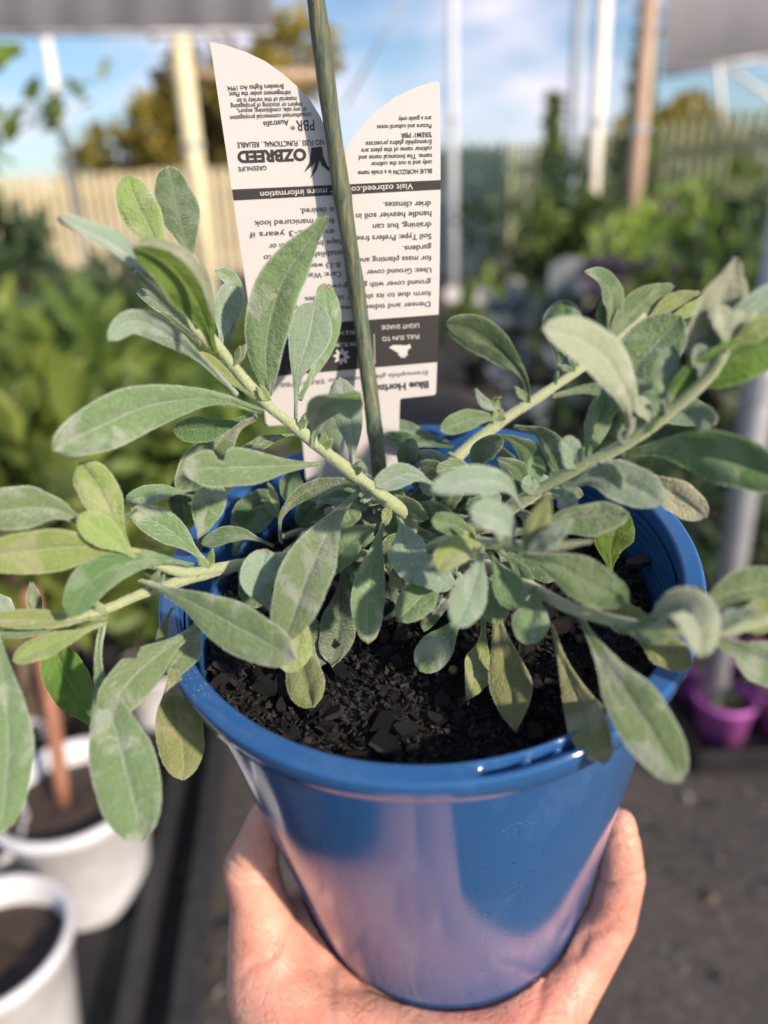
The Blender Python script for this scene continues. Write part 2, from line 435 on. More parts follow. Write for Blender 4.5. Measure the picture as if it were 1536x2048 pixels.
def potlathe(rt, base, r, h, m):
    v, f = lathe([(.002, .003), (r * .74, .003), (r * .78, .01), (r * .95, h * .9), (r * 1.02, h * .9), (r * 1.04, h * .97), (r * 1.02, h), (r * .95, h), (r * .93, h * .96), (r * .86, h * .5)], 28)
    mesh('pot', [p + base for p in v], f, m, rt)
blackpot = simple('black_plastic', (.014, .014, .016), (.022, .022, .024), 30, .45)
# left bed: leafy shrubs in black pots
lab = ['lowest', 'second', 'third']
GL = 'leafy shrubs in the bed left of the path'
LB = [ # px, py(base), depth, h, r, n, leaf, mat, label
 (0, 1130, 1.5, .84, .24, 330, .11, F_yel, 'broad leaved yellow green shrub nearest the left edge'),
 (230, 1100, 1.75, .78, .28, 420, .09, F_mid, 'broad leaved shrub behind the left branch of the grey plant'),
 (420, 1050, 2.1, .62, .24, 280, .12, F_mid, 'green shrub low beside the blue pot'),
 (20, 900, 1.9, .95, .28, 360, .11, F_mid, 'tall dark shrub in the left bed nearest the sky'),
 (140, 900, 2.4, .86, .32, 460, .10, F_yel, 'yellow green shrub in the middle of the left bed'),
 (330, 860, 2.9, .76, .34, 420, .14, F_mid, 'green shrub left of the tag in the middle distance'),
 (480, 800, 3.4, .62, .32, 380, .12, F_dk, 'dark shrub close behind the tag'),
 (40, 760, 3.8, 1.12, .5, 520, .15, F_dk, 'dark shrub far left in front of the sunlit fence'),
 (250, 730, 4.6, .86, .48, 420, .15, F_mid, 'green shrub in front of the sunlit fence'),
 (430, 700, 5.4, .62, .5, 420, .15, F_yel, 'sunlit shrub by the fence behind the tag'),
 (-50, 900, 2.1, 1.42, .22, 150, .075, F_mid, 'sparse tall shrub at the left edge reaching above the fence'),
]
for i, (px, py, d, h, r, n, s, m, lb) in enumerate(LB):
    g = P(px, py, d); plant((g.x, g.y, 0.0), h, r, n, s, m, lb, group=GL, seed=20 + i, pot=(.11, .2, blackpot), z0=.42)
# right beds
GR = 'plants in the bed right of the path'
RB = [
 (1230, 980, 2.3, .62, .24, 420, .08, F_dk, 'dark leafy plant behind the right branches of the grey plant'),
 (1420, 1000, 2.0, .66, .26, 420, .08, F_dk, 'dark leafy plant left of the grey steel post'),
 (1600, 980, 1.9, .8, .30, 420, .08, F_dk, 'dark plant behind the grey steel post'),
 (1080, 780, 3.9, .66, .34, 320, .10, F_dk, 'low dark plant at the end of the path'),
 (960, 700, 5.0, .70, .42, 420, .12, F_mid, 'green plant right of the tag, beyond the path'),
 (1150, 760, 3.4, .86, .26, 34, .20, F_blue, 'plant with big blue grey leaves below the white post'),
 (1270, 740, 3.3, .88, .26, 34, .20, F_pur, 'plant with big purple grey leaves right of the white post'),
 (1200, 740, 3.6, .80, .34, 420, .11, F_dk, 'dense dark plant between the big leaved ones'),
 (1380, 740, 3.3, .92, .32, 420, .12, F_mid, 'leafy green plant below the brown post'),
 (1500, 740, 3.0, .96, .3, 380, .12, F_dk, 'dark leafy plant beside the steel post, further back'),
 (1070, 640, 6.5, 1.45, .40, 520, .13, F_dk, 'tall dark shrub in front of the pale fence'),
 (1000, 640, 7.5, 1.25, .40, 420, .13, F_dk, 'dark shrub in front of the fence right of the tag'),
 (1330, 640, 5.2, 1.15, .42, 420, .12, F_lime, 'bright lime green shrub in front of the right fence'),
 (1430, 620, 5.0, 1.45, .34, 420, .12, F_mid, 'tall green shrub under the right grey blind'),
 (1560, 620, 4.6, 1.10, .34, 380, .12, F_dk, 'dark shrub under the right grey blind near the edge'),
 (1235, 640, 6.0, 1.55, .30, 480, .12, F_dk, 'tall dark shrub between the white and brown posts'),
 (1150, 640, 6.2, 1.30, .36, 420, .12, F_mid, 'green shrub behind the foot of the white post'),
]
for i, (px, py, d, h, r, n, s, m, lb) in enumerate(RB):
    g = P(px, py, d); plant((g.x, g.y, 0.0), h, r, n, s, m, lb, group=GR, seed=60 + i, pot=(.12, .2, blackpot), asp=.7 if n == 34 else .42, z0=.15)
# conifers
def conifer(px, d, h, r, label, seed):
    g = P(px, 560, d); base = Vector((g.x, g.y, 0)); rt = empty('conifer_tree', base, label, 'tree')
    def f(rnd):
        z = rnd.random() ** 1.3; rr = r * (1 - z) * rnd.uniform(.4, 1) + .02; a = rnd.uniform(0, 6.28)
        return base + Vector((math.cos(a) * rr, math.sin(a) * rr, .2 + z * h)), Vector((math.cos(a), math.sin(a), .6))
    v, fc = leafcloud(900, f, .15, .35, .5, seed); o = mesh('crown', v, fc, F_mid, rt, smooth=False); o['kind'] = 'stuff'
    mb = MB(); mb.tube([base, base + Vector((0, 0, h))], [.06, .01], 7); mb.build('trunk', bark, rt)
conifer(1093, 11, 2.25, .26, 'narrow dark conifer behind the fence left of the white posts', 5)
conifer(1252, 9, 2.75, .2, 'tall thin conifer between the white and the brown post', 6)
def tree(px, py, d, h, r, n, s, m, label, seed, z0=.35):
    g = P(px, py, d); return plant((g.x, g.y, 0), h, r, n, s, m, label, 'tree', 'tree', None, .5, seed, None, h * .03, .1, z0)
tree(480, 500, 21, 6.6, 2.5, 3600, .42, F_aut, 'big golden tree in low sun behind the tag', 101, .3)
tree(330, 500, 23, 4.0, 2.2, 2000, .42, F_aut, 'lower golden tree left of the cream post', 102, .25)
tree(120, 500, 24, 2.3, 3.0, 1300, .4, F_mid, 'low green tree beyond the left fence', 103, .1)
tree(-150, 500, 26, 2.2, 3.0, 1300, .4, F_dk, 'dark tree beyond the fence at the far left', 104, .1)
tree(1000, 500, 26, 2.3, 3.4, 1500, .4, F_mid, 'low rounded tree beyond the fence right of the tag', 105, .1)
tree(1180, 500, 20, 2.4, 2.6, 1400, .4, F_dk, 'dark tree beyond the fence behind the white posts', 106, .1)
tree(1370, 480, 16, 2.75, 1.4, 1200, .35, F_aut, 'golden shrub topping the fence beside the brown post', 107, .2)
tree(1600, 480, 13, 2.1, 1.8, 1200, .35, F_mid, 'green tree beyond the fence under the right blind', 108, .2)
tree(760, 500, 28, 3.3, 3.2, 1200, .45, F_mid, 'green tree hidden mostly by the tag', 109, .1)

# ---- overhanging twigs at the left edge, against the sky
def twig(pts, n, size, m, label, seed):
    pts = catmull(pts, 14); rt = empty('leafy_twig', pts[0], label, 'twig')
    mb = MB(); mb.tube(pts, [.006 * (1 - i / 16) for i in range(14)], 6); mb.build('stem', bark, rt, smooth=True)
    def f(rnd):
        i = rnd.randrange(3, 13); return pts[i] + Vector((rnd.gauss(0, .03), rnd.gauss(0, .03), rnd.gauss(0, .03))), (pts[i + 1] - pts[i]).normalized()
    v, fc = leafcloud(n, f, size, .5, .0, seed); o = mesh('foliage', v, fc, m, rt, smooth=False); o['kind'] = 'stuff'
twig([P(-260, 420, 1.9), P(-80, 330, 1.9), P(40, 260, 1.85), P(120, 210, 1.8)], 40, .07, F_mid, 'leafy twig at the left edge against the sky', 3)
twig([P(-260, 300, 1.7), P(-100, 160, 1.7), P(0, 110, 1.7), P(40, 95, 1.7)], 26, .06, F_lime, 'bright leafy twig in the top left corner', 4)
twig([P(-200, 360, 3.2), P(40, 230, 3.2), P(150, 170, 3.2), P(235, 150, 3.2)], 34, .07, F_yel, 'thin arching twig in front of the clouds at the left', 8)

# ---- white pots lower left
whitepot = simple('white_plastic', (.52, .52, .53), (.70, .72, .78), 9, .42)
mixm = simple('dark_potting_mix', (.035, .025, .022), (.08, .055, .05), 120, .9, .8, .006)
def white_pot(px, py, r, h, label, zb=0.0):
    # px,py: centre of the rim in the photo
    c = G(px, py, zb + h); base = Vector((c.x, c.y, zb))
    rt = empty('white_pot', base, label, 'plant pot', 'white pots beside the path')
    prof = [(.002, .004), (r * .70, .004), (r * .73, .012), (r * .93, h * .90), (r * .945, h * .905), (r * 1.0, h * .91), (r * 1.01, h * .985), (r * .99, h), (r * .93, h), (r * .91, h * .985), (r * .86, h * .6)]
    v, f = lathe(prof, 48); mesh('pot_wall', [p + base for p in v], f, whitepot, rt)
    v, f = [], []; rnd = random.Random(int(px))
    for i in range(9):
        for k in range(24): a = 6.2832 * k / 24; q = r * .9 * i / 8; v.append(base + Vector((q * math.cos(a), q * math.sin(a), h * .86 + rnd.uniform(-.006, .006) - .01 * (i / 8))))
    for i in range(8):
        for k in range(24): a = i * 24 + k; b = i * 24 + (k + 1) % 24; f.append((a, a + 24, b + 24, b))
    o = mesh('soil', v, f, mixm, rt)
    return rt, base
w1 = white_pot(142, 1572, .135, .24, 'white pot holding the brown stake, right of the others')
white_pot(-28, 1880, .112, .24, 'white pot nearest the camera at the bottom left corner')
white_pot(0, 1500, .10, .20, 'smaller white pot behind the staked one at the left edge')
white_pot(-95, 1680, .115, .2, 'white pot cut by the left edge between the others')
white_pot(300, 1330, .085, .15, 'small white pot far back, half hidden by the hanging leaves')
b = w1[1]
mb = MB(); e = P(75, 1290, (P(90, 1600, 1.25) - CO).length * .95)
s0 = G(128, 1610, .2); topp = P(60, 1180, 1.12)
mb.tube(catmull([s0, s0.lerp(topp, .5) + Vector((.004, 0, 0)), topp], 8), .0125, 10)
o = rooted('wooden_stake', mb.v, mb.f, simple('terracotta_stake', (.30, .13, .08), (.38, .19, .12), 25, .7), s0)
tag(o, 'reddish brown stake standing in the white pot', 'stake')

# ---- purple pots in black tray at right
purple = simple('purple_plastic', (.42, .10, .42), (.48, .14, .48), 20, .4)
tr0 = G(1500, 1440, .05)
ang = 0.05
def tray():
    rt = empty('pot_tray', (tr0.x, tr0.y, 0), 'black tray holding the purple pots on the ground', 'tray')
    W_, D_, H_ = .62, .34, .055; mb = MB(); b0 = Vector((tr0.x + .150, tr0.y + .06, 0))
    mb.box(b0 + Vector((0, 0, .012)), (W_, D_, .012))
    for sx in (-1, 1): mb.box(b0 + Vector((sx * W_ / 2, 0, H_ / 2 + .004)), (.012, D_ + .012, H_))
    for sy in (-1, 1): mb.box(b0 + Vector((0, sy * D_ / 2, H_ / 2 + .005)), (W_ - .013, .012, H_))
    mb.build('tray_body', blackpot, rt, bevel=.003)
    return b0
b0 = tray()
pn = 0
for i in range(4):
    for j in range(2):
        c = b0 + Vector((-.225 + i * .145, -.08 + j * .15, .02))
        nm = ['front', 'back'][j] + ' row, ' + ['leftmost', 'second from the left', 'third from the left', 'rightmost'][i]
        rt = empty('purple_pot', c, 'purple plastic pot in the black tray, ' + nm, 'plant pot', 'purple pots in the tray')
        r, h = .066, .115
        v, f = lathe([(.002, 0), (r * .72, 0), (r * .92, h * .86), (r, h * .87), (r * 1.02, h * .97), (r, h), (r * .93, h), (r * .9, h * .95), (r * .85, h * .6)], 32)
        mesh('pot_wall', [p + c for p in v], f, purple, rt)
        v, f = lathe([(.001, h * .84), (r * .88, h * .83)], 20); mesh('soil', [p + c for p in v], f, mixm, rt)
        vv, ff = leafcloud(26, ball(.05, .05, .03, c + Vector((0, 0, h + .01)), i * 3 + j), .035, .5, .6, i + 9 * j)
        o = mesh('seedling', vv, ff, F_dk, rt, smooth=False); o['kind'] = 'stuff'
# small pale pots / flowers in the distance at right
pale = simple('pale_plastic', (.62, .60, .62), (.7, .68, .66), 10, .5)
for i, (px, py, d) in enumerate([(968, 580, 4.0), (1030, 560, 4.2), (1115, 590, 4.4), (1325, 555, 3.1), (905, 575, 4.6), (985, 640, 4.0)]):
    c = P(px, py, d); c.z -= .04
    rt = empty('white_flower', Vector((c.x, c.y, 0)), ['round white flower head right of the tag', 'white flower head second right of the tag', 'white flower head third right of the tag', 'largest cream flower head above the downy leaves', 'faint white flower head touching the tag edge', 'lowest pale flower head right of the tag'][i], 'flower', 'white flowers in the right bed')
    vs, fs = [], []
    for k in range(9):
        a = k * .698; dd = Vector((math.cos(a), -.25, math.sin(a))); s = Vector((-math.sin(a), 0, math.cos(a))); L_ = .055; q = len(vs)
        vs += [c, c + dd * L_ * .6 + s * .02, c + dd * L_ + Vector((0, .01, 0)), c + dd * L_ * .6 - s * .02]; fs.append((q, q + 1, q + 2, q + 3))
    mesh('petals', vs, fs, pale, rt)
    mb = MB(); mb.tube([Vector((c.x, c.y + .02, 0)), c + Vector((0, .01, 0))], .004, 6); mb.build('stem', bark, rt)

# ================================================================ BLUE POT
pa, pb_ = -.0802, .6244
AX = CV(math.sin(pa), -math.cos(pa) * math.cos(pb_), -math.cos(pa) * math.sin(pb_)).normalized()
RIMC = CO + CV(.0114, .0119, .2132)
PR, PH, PBR = .075, .1615, .056
EX = (CV(1, 0, 0) - AX * CV(1, 0, 0).dot(AX)).normalized()      # right
EY = AX.cross(EX).normalized()                                    # away from the viewer
def PL(r, a, z):                 # pot frame: radius, angle (deg, 0 right, 90 away, -90 front), height from rim
    return RIMC + (EX * math.cos(R(a)) + EY * math.sin(R(a))) * r + AX * z
def blue_mat():
    t = NT('blue_glossy_plastic', .2, .4)
    co = t.coord()
    c = t.mix(t.noise(30, 3, .5), (.020, .086, .245), (.029, .110, .295))
    # dusty smears, stretched along the wall
    mpn = t.n('Mapping'); mpn.inputs['Scale'].default_value = (1, 1, .22); t.l(co, mpn.inputs['Vector'])
    sm = t.noise(60, 5, .7, mpn.outputs[0], .4)
    c = t.mix(t.ramp(sm, [(.55, 0.), (.85, .22)]), c, (.25, .34, .52))
    # scattered grains of pale dust and brown dirt
    vo = t.n('TexVoronoi'); vo.inputs['Scale'].default_value = 1000; t.l(co, vo.inputs['Vector'])
    pl = t.math('MULTIPLY', t.ramp(vo.outputs['Distance'], [(.14, 1.), (.24, 0.)]), t.ramp(t.noise(26, 3, .6, co), [(.60, 0.), (.74, .6)]))
    c = t.mix(pl, c, (.62, .64, .66))
    vo2 = t.n('TexVoronoi'); vo2.inputs['Scale'].default_value = 300; t.l(co, vo2.inputs['Vector'])
    dl = t.math('MULTIPLY', t.ramp(vo2.outputs['Distance'], [(.08, 1.), (.16, 0.)]), t.ramp(t.noise(18, 3, .6, co), [(.48, 0.), (.62, 1.)]))
    c = t.mix(dl, c, (.06, .035, .02)); c = t.mix(t.ramp(t.noise(150, 6, .75, None, .8), [(.66, 0.), (.72, .65)]), c, (.10, .065, .045)); t.col(c)
    rr = t.ramp(t.noise(48, 5, .65, mpn.outputs[0]), [(.35, .075), (.7, .17)]); t.l(rr, t.b.inputs['Roughness'])
    mp2 = t.n('Mapping'); mp2.inputs['Scale'].default_value = (.12, 1, 1); mp2.inputs['Rotation'].default_value = (0, 0, .5); t.l(co, mp2.inputs['Vector'])
    t.bump(t.math('ADD', t.math('MULTIPLY', t.noise(700, 3, .7, mp2.outputs[0]), .15), t.noise(14, 2, .5, co)), .12, .001)
    return t.m
BLUE = blue_mat()
pot = empty('blue_pot', PL(0, 0, -PH), 'glossy blue plastic nursery pot held up in a hand', 'plant pot')
def pot_parts():
    NA = 240
    wall = [(.002, -PH), (PBR - .004, -PH), (PBR - .001, -PH + .0015), (PBR, -PH + .004)]
    n = 26
    for i in range(1, n + 1):
        u = i / n; wall.append((PBR + (PR - .0048 - PBR) * u, -PH + .004 + (PH - .004 - .0092) * u))
    # body wall, outside then back down inside
    inner = []
    for i in range(60):
        u = i / 59; z = -.0045 - u * .052; r = (PR - .0062) - (PR - .0048 - PBR) * (-z / PH)
        inner.append((r + .00022 * math.sin(i * 2.1), z))
    prof = wall + [(PR - .0052, -.0088)]
    v, f = [], []
    def lat(prof_fn, cnt):
        v = []; f = []
        for k in range(NA):
            a = 360 * k / NA
            for (r, z) in prof_fn(a): v.append(PL(r, a, z))
        for k in range(NA):
            k2 = (k + 1) % NA
            for i in range(cnt - 1): f.append((k * cnt + i, k2 * cnt + i, k2 * cnt + i + 1, k * cnt + i + 1))
        return v, f
    v, f = lat(lambda a: prof, len(prof)); mesh('wall', v, f, BLUE, pot)
    v, f = lat(lambda a: inner, len(inner)); mesh('inner_wall', v, f, BLUE, pot)
    ro, ri = PR, PR - .0058
    def rimp(a):
        a = (a + 180) % 360 - 180
        dep = -.0040 if -84 < a < -63 else 0
        if dep and (abs(a + 75.5) < .9 or abs(a + 69) < .9): dep = -.0010
        return [(ri - .0002, -.0092), (ri, -.0008), (ri + .0006, 0), (ri + .0012, dep * .1), (ri + .0014, dep), (ro - .0018, dep), (ro - .0016, dep * .1), (ro - .0010, 0), (ro - .0002, -.0004), (ro, -.0012), (ro - .0004, -.0066), (ro - .0010, -.0074), (ro - .0044, -.0080), (ro - .0054, -.0092)]
    v, f = lat(rimp, 14); mesh('rim', v, f, BLUE, pot)
pot_parts()

# ---- potting mix with bark chips
SZ = -.020
def hnoise(x, y): return .0022 * noise.noise(Vector((x * 70, y * 70, 3.1))) + .003 * noise.noise(Vector((x * 25, y * 25, 7)))
soil_m = simple('bark_mix_dark', (.006, .005, .005), (.018, .013, .011), 300, .75, .9, .003)
def chipmat(name, a, b, rough):
    t = NT(name, rough, .5); oi = t.n('ObjectInfo').outputs['Random']
    c = t.mix(oi, a, b); c = t.mix(t.ramp(t.noise(500, 4, .7), [(.5, 0.), (.8, .5)]), c, tuple(x * 2.2 for x in b)); t.col(c)
    t.bump(t.noise(700, 5, .7), .8, .0012); return t.m
chipm = [chipmat('bark_chip_black', (.004, .004, .005), (.013, .013, .018), .38), chipmat('bark_chip_brown', (.009, .006, .005), (.024, .014, .010), .45), chipmat('bark_chip_grey', (.016, .015, .019), (.035, .033, .038), .5)]
soil = empty('potting_mix', PL(0, 0, SZ), 'wet black bark potting mix filling the blue pot', 'soil')
v, f = [], []
for i in range(26):
    for k in range(60):
        r = .0655 * i / 25; a = 6 * k; x = r * math.cos(R(a)); y = r * math.sin(R(a)); v.append(PL(r, a, SZ + hnoise(x, y) - .001))
for i in range(25):
    for k in range(60): a = i * 60 + k; b = i * 60 + (k + 1) % 60; f.append((a, a + 60, b + 60, b))
mesh('soil_bed', v, f, soil_m, soil)['kind'] = 'stuff'
chips = []
def chipshape(seed):
    rnd = random.Random(seed); n = rnd.randint(5, 7); top = []; bot = []
    for k in range(n):
        a = 6.283 * (k + rnd.uniform(-.3, .3)) / n; r = rnd.uniform(.6, 1); asp = .55
        top.append((r * math.cos(a), r * math.sin(a) * asp, .16 + rnd.uniform(-.06, .08))); bot.append((r * 1.08 * math.cos(a), r * 1.08 * math.sin(a) * asp, -.12 + rnd.uniform(-.08, .05)))
    vs = top + bot + [(0, 0, .2), (0, 0, -.15)]
    fs = [(k, (k + 1) % n, 2 * n) for k in range(n)] + [(n + (k + 1) % n, n + k, 2 * n + 1) for k in range(n)] + [(k, n + k, n + (k + 1) % n, (k + 1) % n) for k in range(n)]
    return vs, fs
shapes = []
for s_ in range(14):
    vs, fs = chipshape(s_); me = bpy.data.meshes.new('bark_chip'); me.from_pydata(vs, [], fs); me.materials.append(chipm[(0, 0, 0, 1, 0, 0, 2, 0, 0, 1, 0, 0, 0, 2)[s_]]); shapes.append(me)
rnd = random.Random(4)
PB = Matrix((EX, EY, AX)).transposed()
for i in range(300):
    for _ in range(20):
        r = .064 * math.sqrt(rnd.random()); a = rnd.uniform(0, 360)
        if a > 180 or rnd.random() < .35: break
    x, y = r * math.cos(R(a)), r * math.sin(R(a)); s = rnd.choice((.0018, .0022, .0028, .0032, .0040, .0052)) * rnd.uniform(.8, 1.15)
    o = bpy.data.objects.new('bark_chip', rnd.choice(shapes)); COL.objects.link(o); o.parent = soil
    o.location = PL(r, a, SZ + hnoise(x, y) + s * .15 + rnd.uniform(0, .0022)) - soil.location
    o.rotation_euler = (PB @ (Matrix.Rotation(rnd.uniform(0, 6.28), 3, 'Z') @ Matrix.Rotation(rnd.gauss(0, .45), 3, 'X') @ Matrix.Rotation(rnd.gauss(0, .35), 3, 'Y'))).to_euler()
    o.scale = (s, s * rnd.uniform(.7, 1.3), s * rnd.uniform(.6, 1.2))
mbc = {0: MB(), 1: MB(), 2: MB()}
for i in range(8000):
    r = .0655 * math.sqrt(rnd.random()); a = rnd.uniform(0, 360); x, y = r * math.cos(R(a)), r * math.sin(R(a)); s = rnd.uniform(.0004, .0016)
    c = PL(r, a, SZ + hnoise(x, y) + rnd.uniform(0, .0012)); q = [c + Vector((rnd.gauss(0, 1), rnd.gauss(0, 1), rnd.gauss(0, 1))).normalized() * s for _ in range(4)]
    mbc[0 if rnd.random() < .86 else (1 if rnd.random() < .7 else 2)].add(q, [(0, 1, 2), (0, 2, 3), (0, 3, 1), (1, 3, 2)])
for k in mbc: mbc[k].build('crumbs', chipm[k], soil)['kind'] = 'stuff'
# bead of slow-release fertiliser and a chip on the rim
bm = bmesh.new(); bmesh.ops.create_uvsphere(bm, u_segments=16, v_segments=10, radius=.0013)
me = bpy.data.meshes.new('fertiliser_bead'); bm.to_mesh(me); bm.free(); me.materials.append(simple('bead_tan', (.13, .13, .05), None, rough=.4))
for p in me.polygons: p.use_smooth = True
cs = None
def on_soil(px, py, z=SZ):
    r = ray(px, py); n_ = AX; t_ = (RIMC + AX * z - CO).dot(n_) / r.dot(n_); return CO + r * t_
o = bpy.data.objects.new('fertiliser_bead', me); COL.objects.link(o); o.location = on_soil(906, 1340, SZ + .003); tag(o, 'tiny round tan fertiliser bead on the black bark', 'bead')
def dropchip(px, py, z, s, rot, mi, label):
    vs, fs = chipshape(mi * 7 + 3); M_ = PB @ Matrix.Rotation(rot, 3, 'Z'); c = on_soil(px, py, z)
    o = rooted('loose_chip', [c + M_ @ Vector((x * s, y * s * .6, zz * s)) for x, y, zz in vs], fs, chipm[mi], c, smooth=False); tag(o, label, 'bark chip')
dropchip(1393, 1181, .0012, .0032, -.3, 0, 'black bark sliver lying on the right of the pot rim')
dropchip(1288, 1122, SZ + .006, .0068, .2, 2, 'large grey bark lump against the right inner wall')

# ================================================================ STAKE AND LABEL
def stake():
    LD = lambda x, y: (lambda q_: q_ - .0040)((LP(x, y) - CO).dot(CR @ Vector((0, 0, -1))))

    t = NT('bamboo_dyed_green', .6, .4); co = t.coord()
    mpn = t.n('Mapping'); mpn.inputs['Scale'].default_value = (1, 1, .10); t.l(co, mpn.inputs['Vector'])
    c = t.mix(t.ramp(t.noise(800, 6, .7, mpn.outputs[0]), [(.40, 0.), (.64, .9)]), (.040, .080, .058), (.20, .175, .10))
    c = t.mix(t.ramp(t.noise(60, 4, .7), [(.5, 0.), (.7, .6)]), c, (.07, .14, .10))
    c = t.mix(t.ramp(t.noise(900, 3, .7), [(.62, 0.), (.75, .8)]), c, (.03, .025, .015)); t.col(c)
    t.bump(t.noise(500, 4, .6, mpn.outputs[0]), .7, .0008)
    pts = catmull([P(606, -220, LD(606, -220) ), P(632, 0, LD(632, 0)), P(664, 250, LD(664, 250)), P(692, 440, LD(692, 440)), P(722, 640, LD(722, 640)), P(746, 830, min(.236, LD(746, 830))), P(766, 1010, .2385), P(786, 1215, .2425)], 60)
    rad = [.00245 + .00010 * math.sin(i * .7) + (.00025 if i in (21, 42) else 0) + .00018 * noise.noise(Vector((i * .4, 0, 0))) for i in range(60)]
    mb = MB(); mb.tube(pts, rad, 20); o = rooted('bamboo_stake', mb.v, mb.f, t.m, pts[-1]); tag(o, 'green dyed bamboo stake standing in the middle of the blue pot', 'stake')

# label plane
LA = P(872, 790, .247); LBv = P(880, 163, .2075)
best = None
for k in range(200):
    d = .215 + k * .0003; D_ = P(520, 762, d); e = abs(d - .243)
    if best is None or e < best[0]: best = (e, D_, d)
LY = (LBv - LA).normalized(); LX = (LA - best[1]); LX = (LX - LY * LX.dot(LY)).normalized(); LN = LX.cross(LY)
if LN.dot(CO - LA) < 0: LN = -LN
def LP(px, py, off=0.0):
    r = ray(px, py); t_ = (LA + LN * off - CO).dot(LN) / r.dot(LN); return CO + r * t_
stake()
tagroot = empty('plant_label', LP(700, 960), 'white printed plant label upside down behind the stake', 'plant label')
def slab(name, pix, z0, z1, m, parent):
    vs = [LP(x, y) + LN * z1 for x, y in pix] + [LP(x, y) + LN * z0 for x, y in pix]; n = len(pix)
    fs = [tuple(range(n)), tuple(range(n, 2 * n))[::-1]] + [(i, n + i, n + (i + 1) % n, (i + 1) % n) for i in range(n)]
    return mesh(name, vs, fs, m, parent, smooth=False)
lw = NT('label_white_plastic', .45, .4); lw.col(lw.mix(lw.noise(60, 3), (.64, .63, .64), (.69, .68, .68))); lw.trans((.6, .57, .54), .10)
ink = simple('label_ink', (.035, .033, .036), None, rough=.6)
inkw = simple('label_white_print', (.62, .60, .59), None, rough=.6)
def edgeL(y): return 420 + (y - 85) * .148
outl = [(420, 85), (424, 84), (450, 90), (490, 103), (530, 122), (565, 147), (595, 173), (620, 200), (640, 232), (655, 265), (668, 300), (676, 318), (684, 318), (692, 302), (703, 280), (722, 255), (750, 225), (788, 195), (830, 175), (868, 163), (876, 163), (880, 169), (881, 300), (881, 400), (879, 560), (876, 680), (872, 786), (869, 790), (803, 797), (800, 800), (795, 960), (790, 1060), (640, 1060), (612, 960), (602, 852), (596, 848), (538, 852), (532, 846)] + [(edgeL(y), y) for y in range(780, 85, -60)]
slab('label_sheet', outl, -.0004, 0, lw.m, tagroot)
slab('dark_band', [(edgeL(378) + .8, 379), (881, 360), (881, 379), (edgeL(400) + .8, 401)], .00002, .00008, ink, tagroot)
slab('dark_band', [(edgeL(656) + .8, 657), (877.5, 629), (875, 724), (edgeL(753) + .8, 755)], .00002, .00008, ink, tagroot)
def textmesh(s, bold):
    cu = bpy.data.curves.new('t', 'FONT'); cu.body = s; cu.size = 1; cu.offset = bold; cu.resolution_u = 3
    o = bpy.data.objects.new('t', cu); COL.objects.link(o)
    me = o.to_mesh(); vs = [v.co.copy() for v in me.vertices]; fs = [tuple(p.vertices) for p in me.polygons]; o.to_mesh_clear()
    bpy.data.objects.remove(o); bpy.data.curves.remove(cu); return vs, fs
def line(s, x0, y0, x1, y1, cap, m=None, bold=.006, slant=0):
    """upside-down line of print: starts at pixel (x0,y0), ends at (x1,y1); cap = letter height in pixels"""
    vs, fs = textmesh(s, bold)
    if not vs: return
    a = min(v.x for v in vs); b = max(v.x for v in vs)
    S0, E0 = LP(x0, y0, .00016), LP(x1, y1, .00016); xd = (E0 - S0); W_ = xd.length; xd.normalize()
    yd = LN.cross(xd)
    if yd.dot(LY) > 0: yd = -yd
    sc = W_ / (b - a); capw = cap * .225 / F; sy = capw / .72
    mesh('print_line', [S0 + xd * ((v.x - a + slant * v.y) * sc) + yd * (v.y * sy) for v in vs], fs, m or ink, tagroot, smooth=False)
K = dict(cap=8.2)
# top left block
line('Breeders Rights Act 1994.', 567, 168, 453, 172, 8); line('infringement under the Plant', 581, 181, 458, 184, 8)
line('material of this variety is an', 593, 193, 474, 197, 8); line('import or stocking of propagating', 604, 204.5, 461, 208, 8)
line('or any sale, conditioning, export,', 613, 214.5, 474, 218, 8); line('Unauthorised commercial propagation', 622, 225, 460, 231.5, 8)
line('PBR', 628, 240, 592, 241, 18); line('\u00ae', 590, 252, 581, 252, 6); line('Australia', 577, 239, 526, 243, 10)
line('NO FUSS . FUNCTIONAL . RELIABLE', 647, 279, 474, 285, 9.5, bold=.01)
line('OZBREED', 612, 298, 474, 303, 20, bold=.045); line('GREENLIFE', 533, 331, 476, 334, 8)
# top right block
line('are a guide only', 863, 232, 797, 234, 8); line('Picture and cultural notes', 863, 247, 754, 250, 8)
line("'EREM1' PBR", 864, 264, 802, 266, 8.5, bold=.01); line('Eremophila glabra prostrate', 864, 279, 732, 283, 8.5, slant=.15)
line('cultivar name of this plant are', 864, 292.5, 723, 297, 8.5); line('name. The botanical name and', 864, 307, 718, 311, 8.5)
line('only and is not the cultivar', 864, 320, 742, 324, 8.5); line('BLUE HORIZON is a trade name', 864, 337, 716, 342, 8.5, bold=.01)
line('Visit ozbreed.com for more information', 826, 367, 520, 384, 11, inkw)
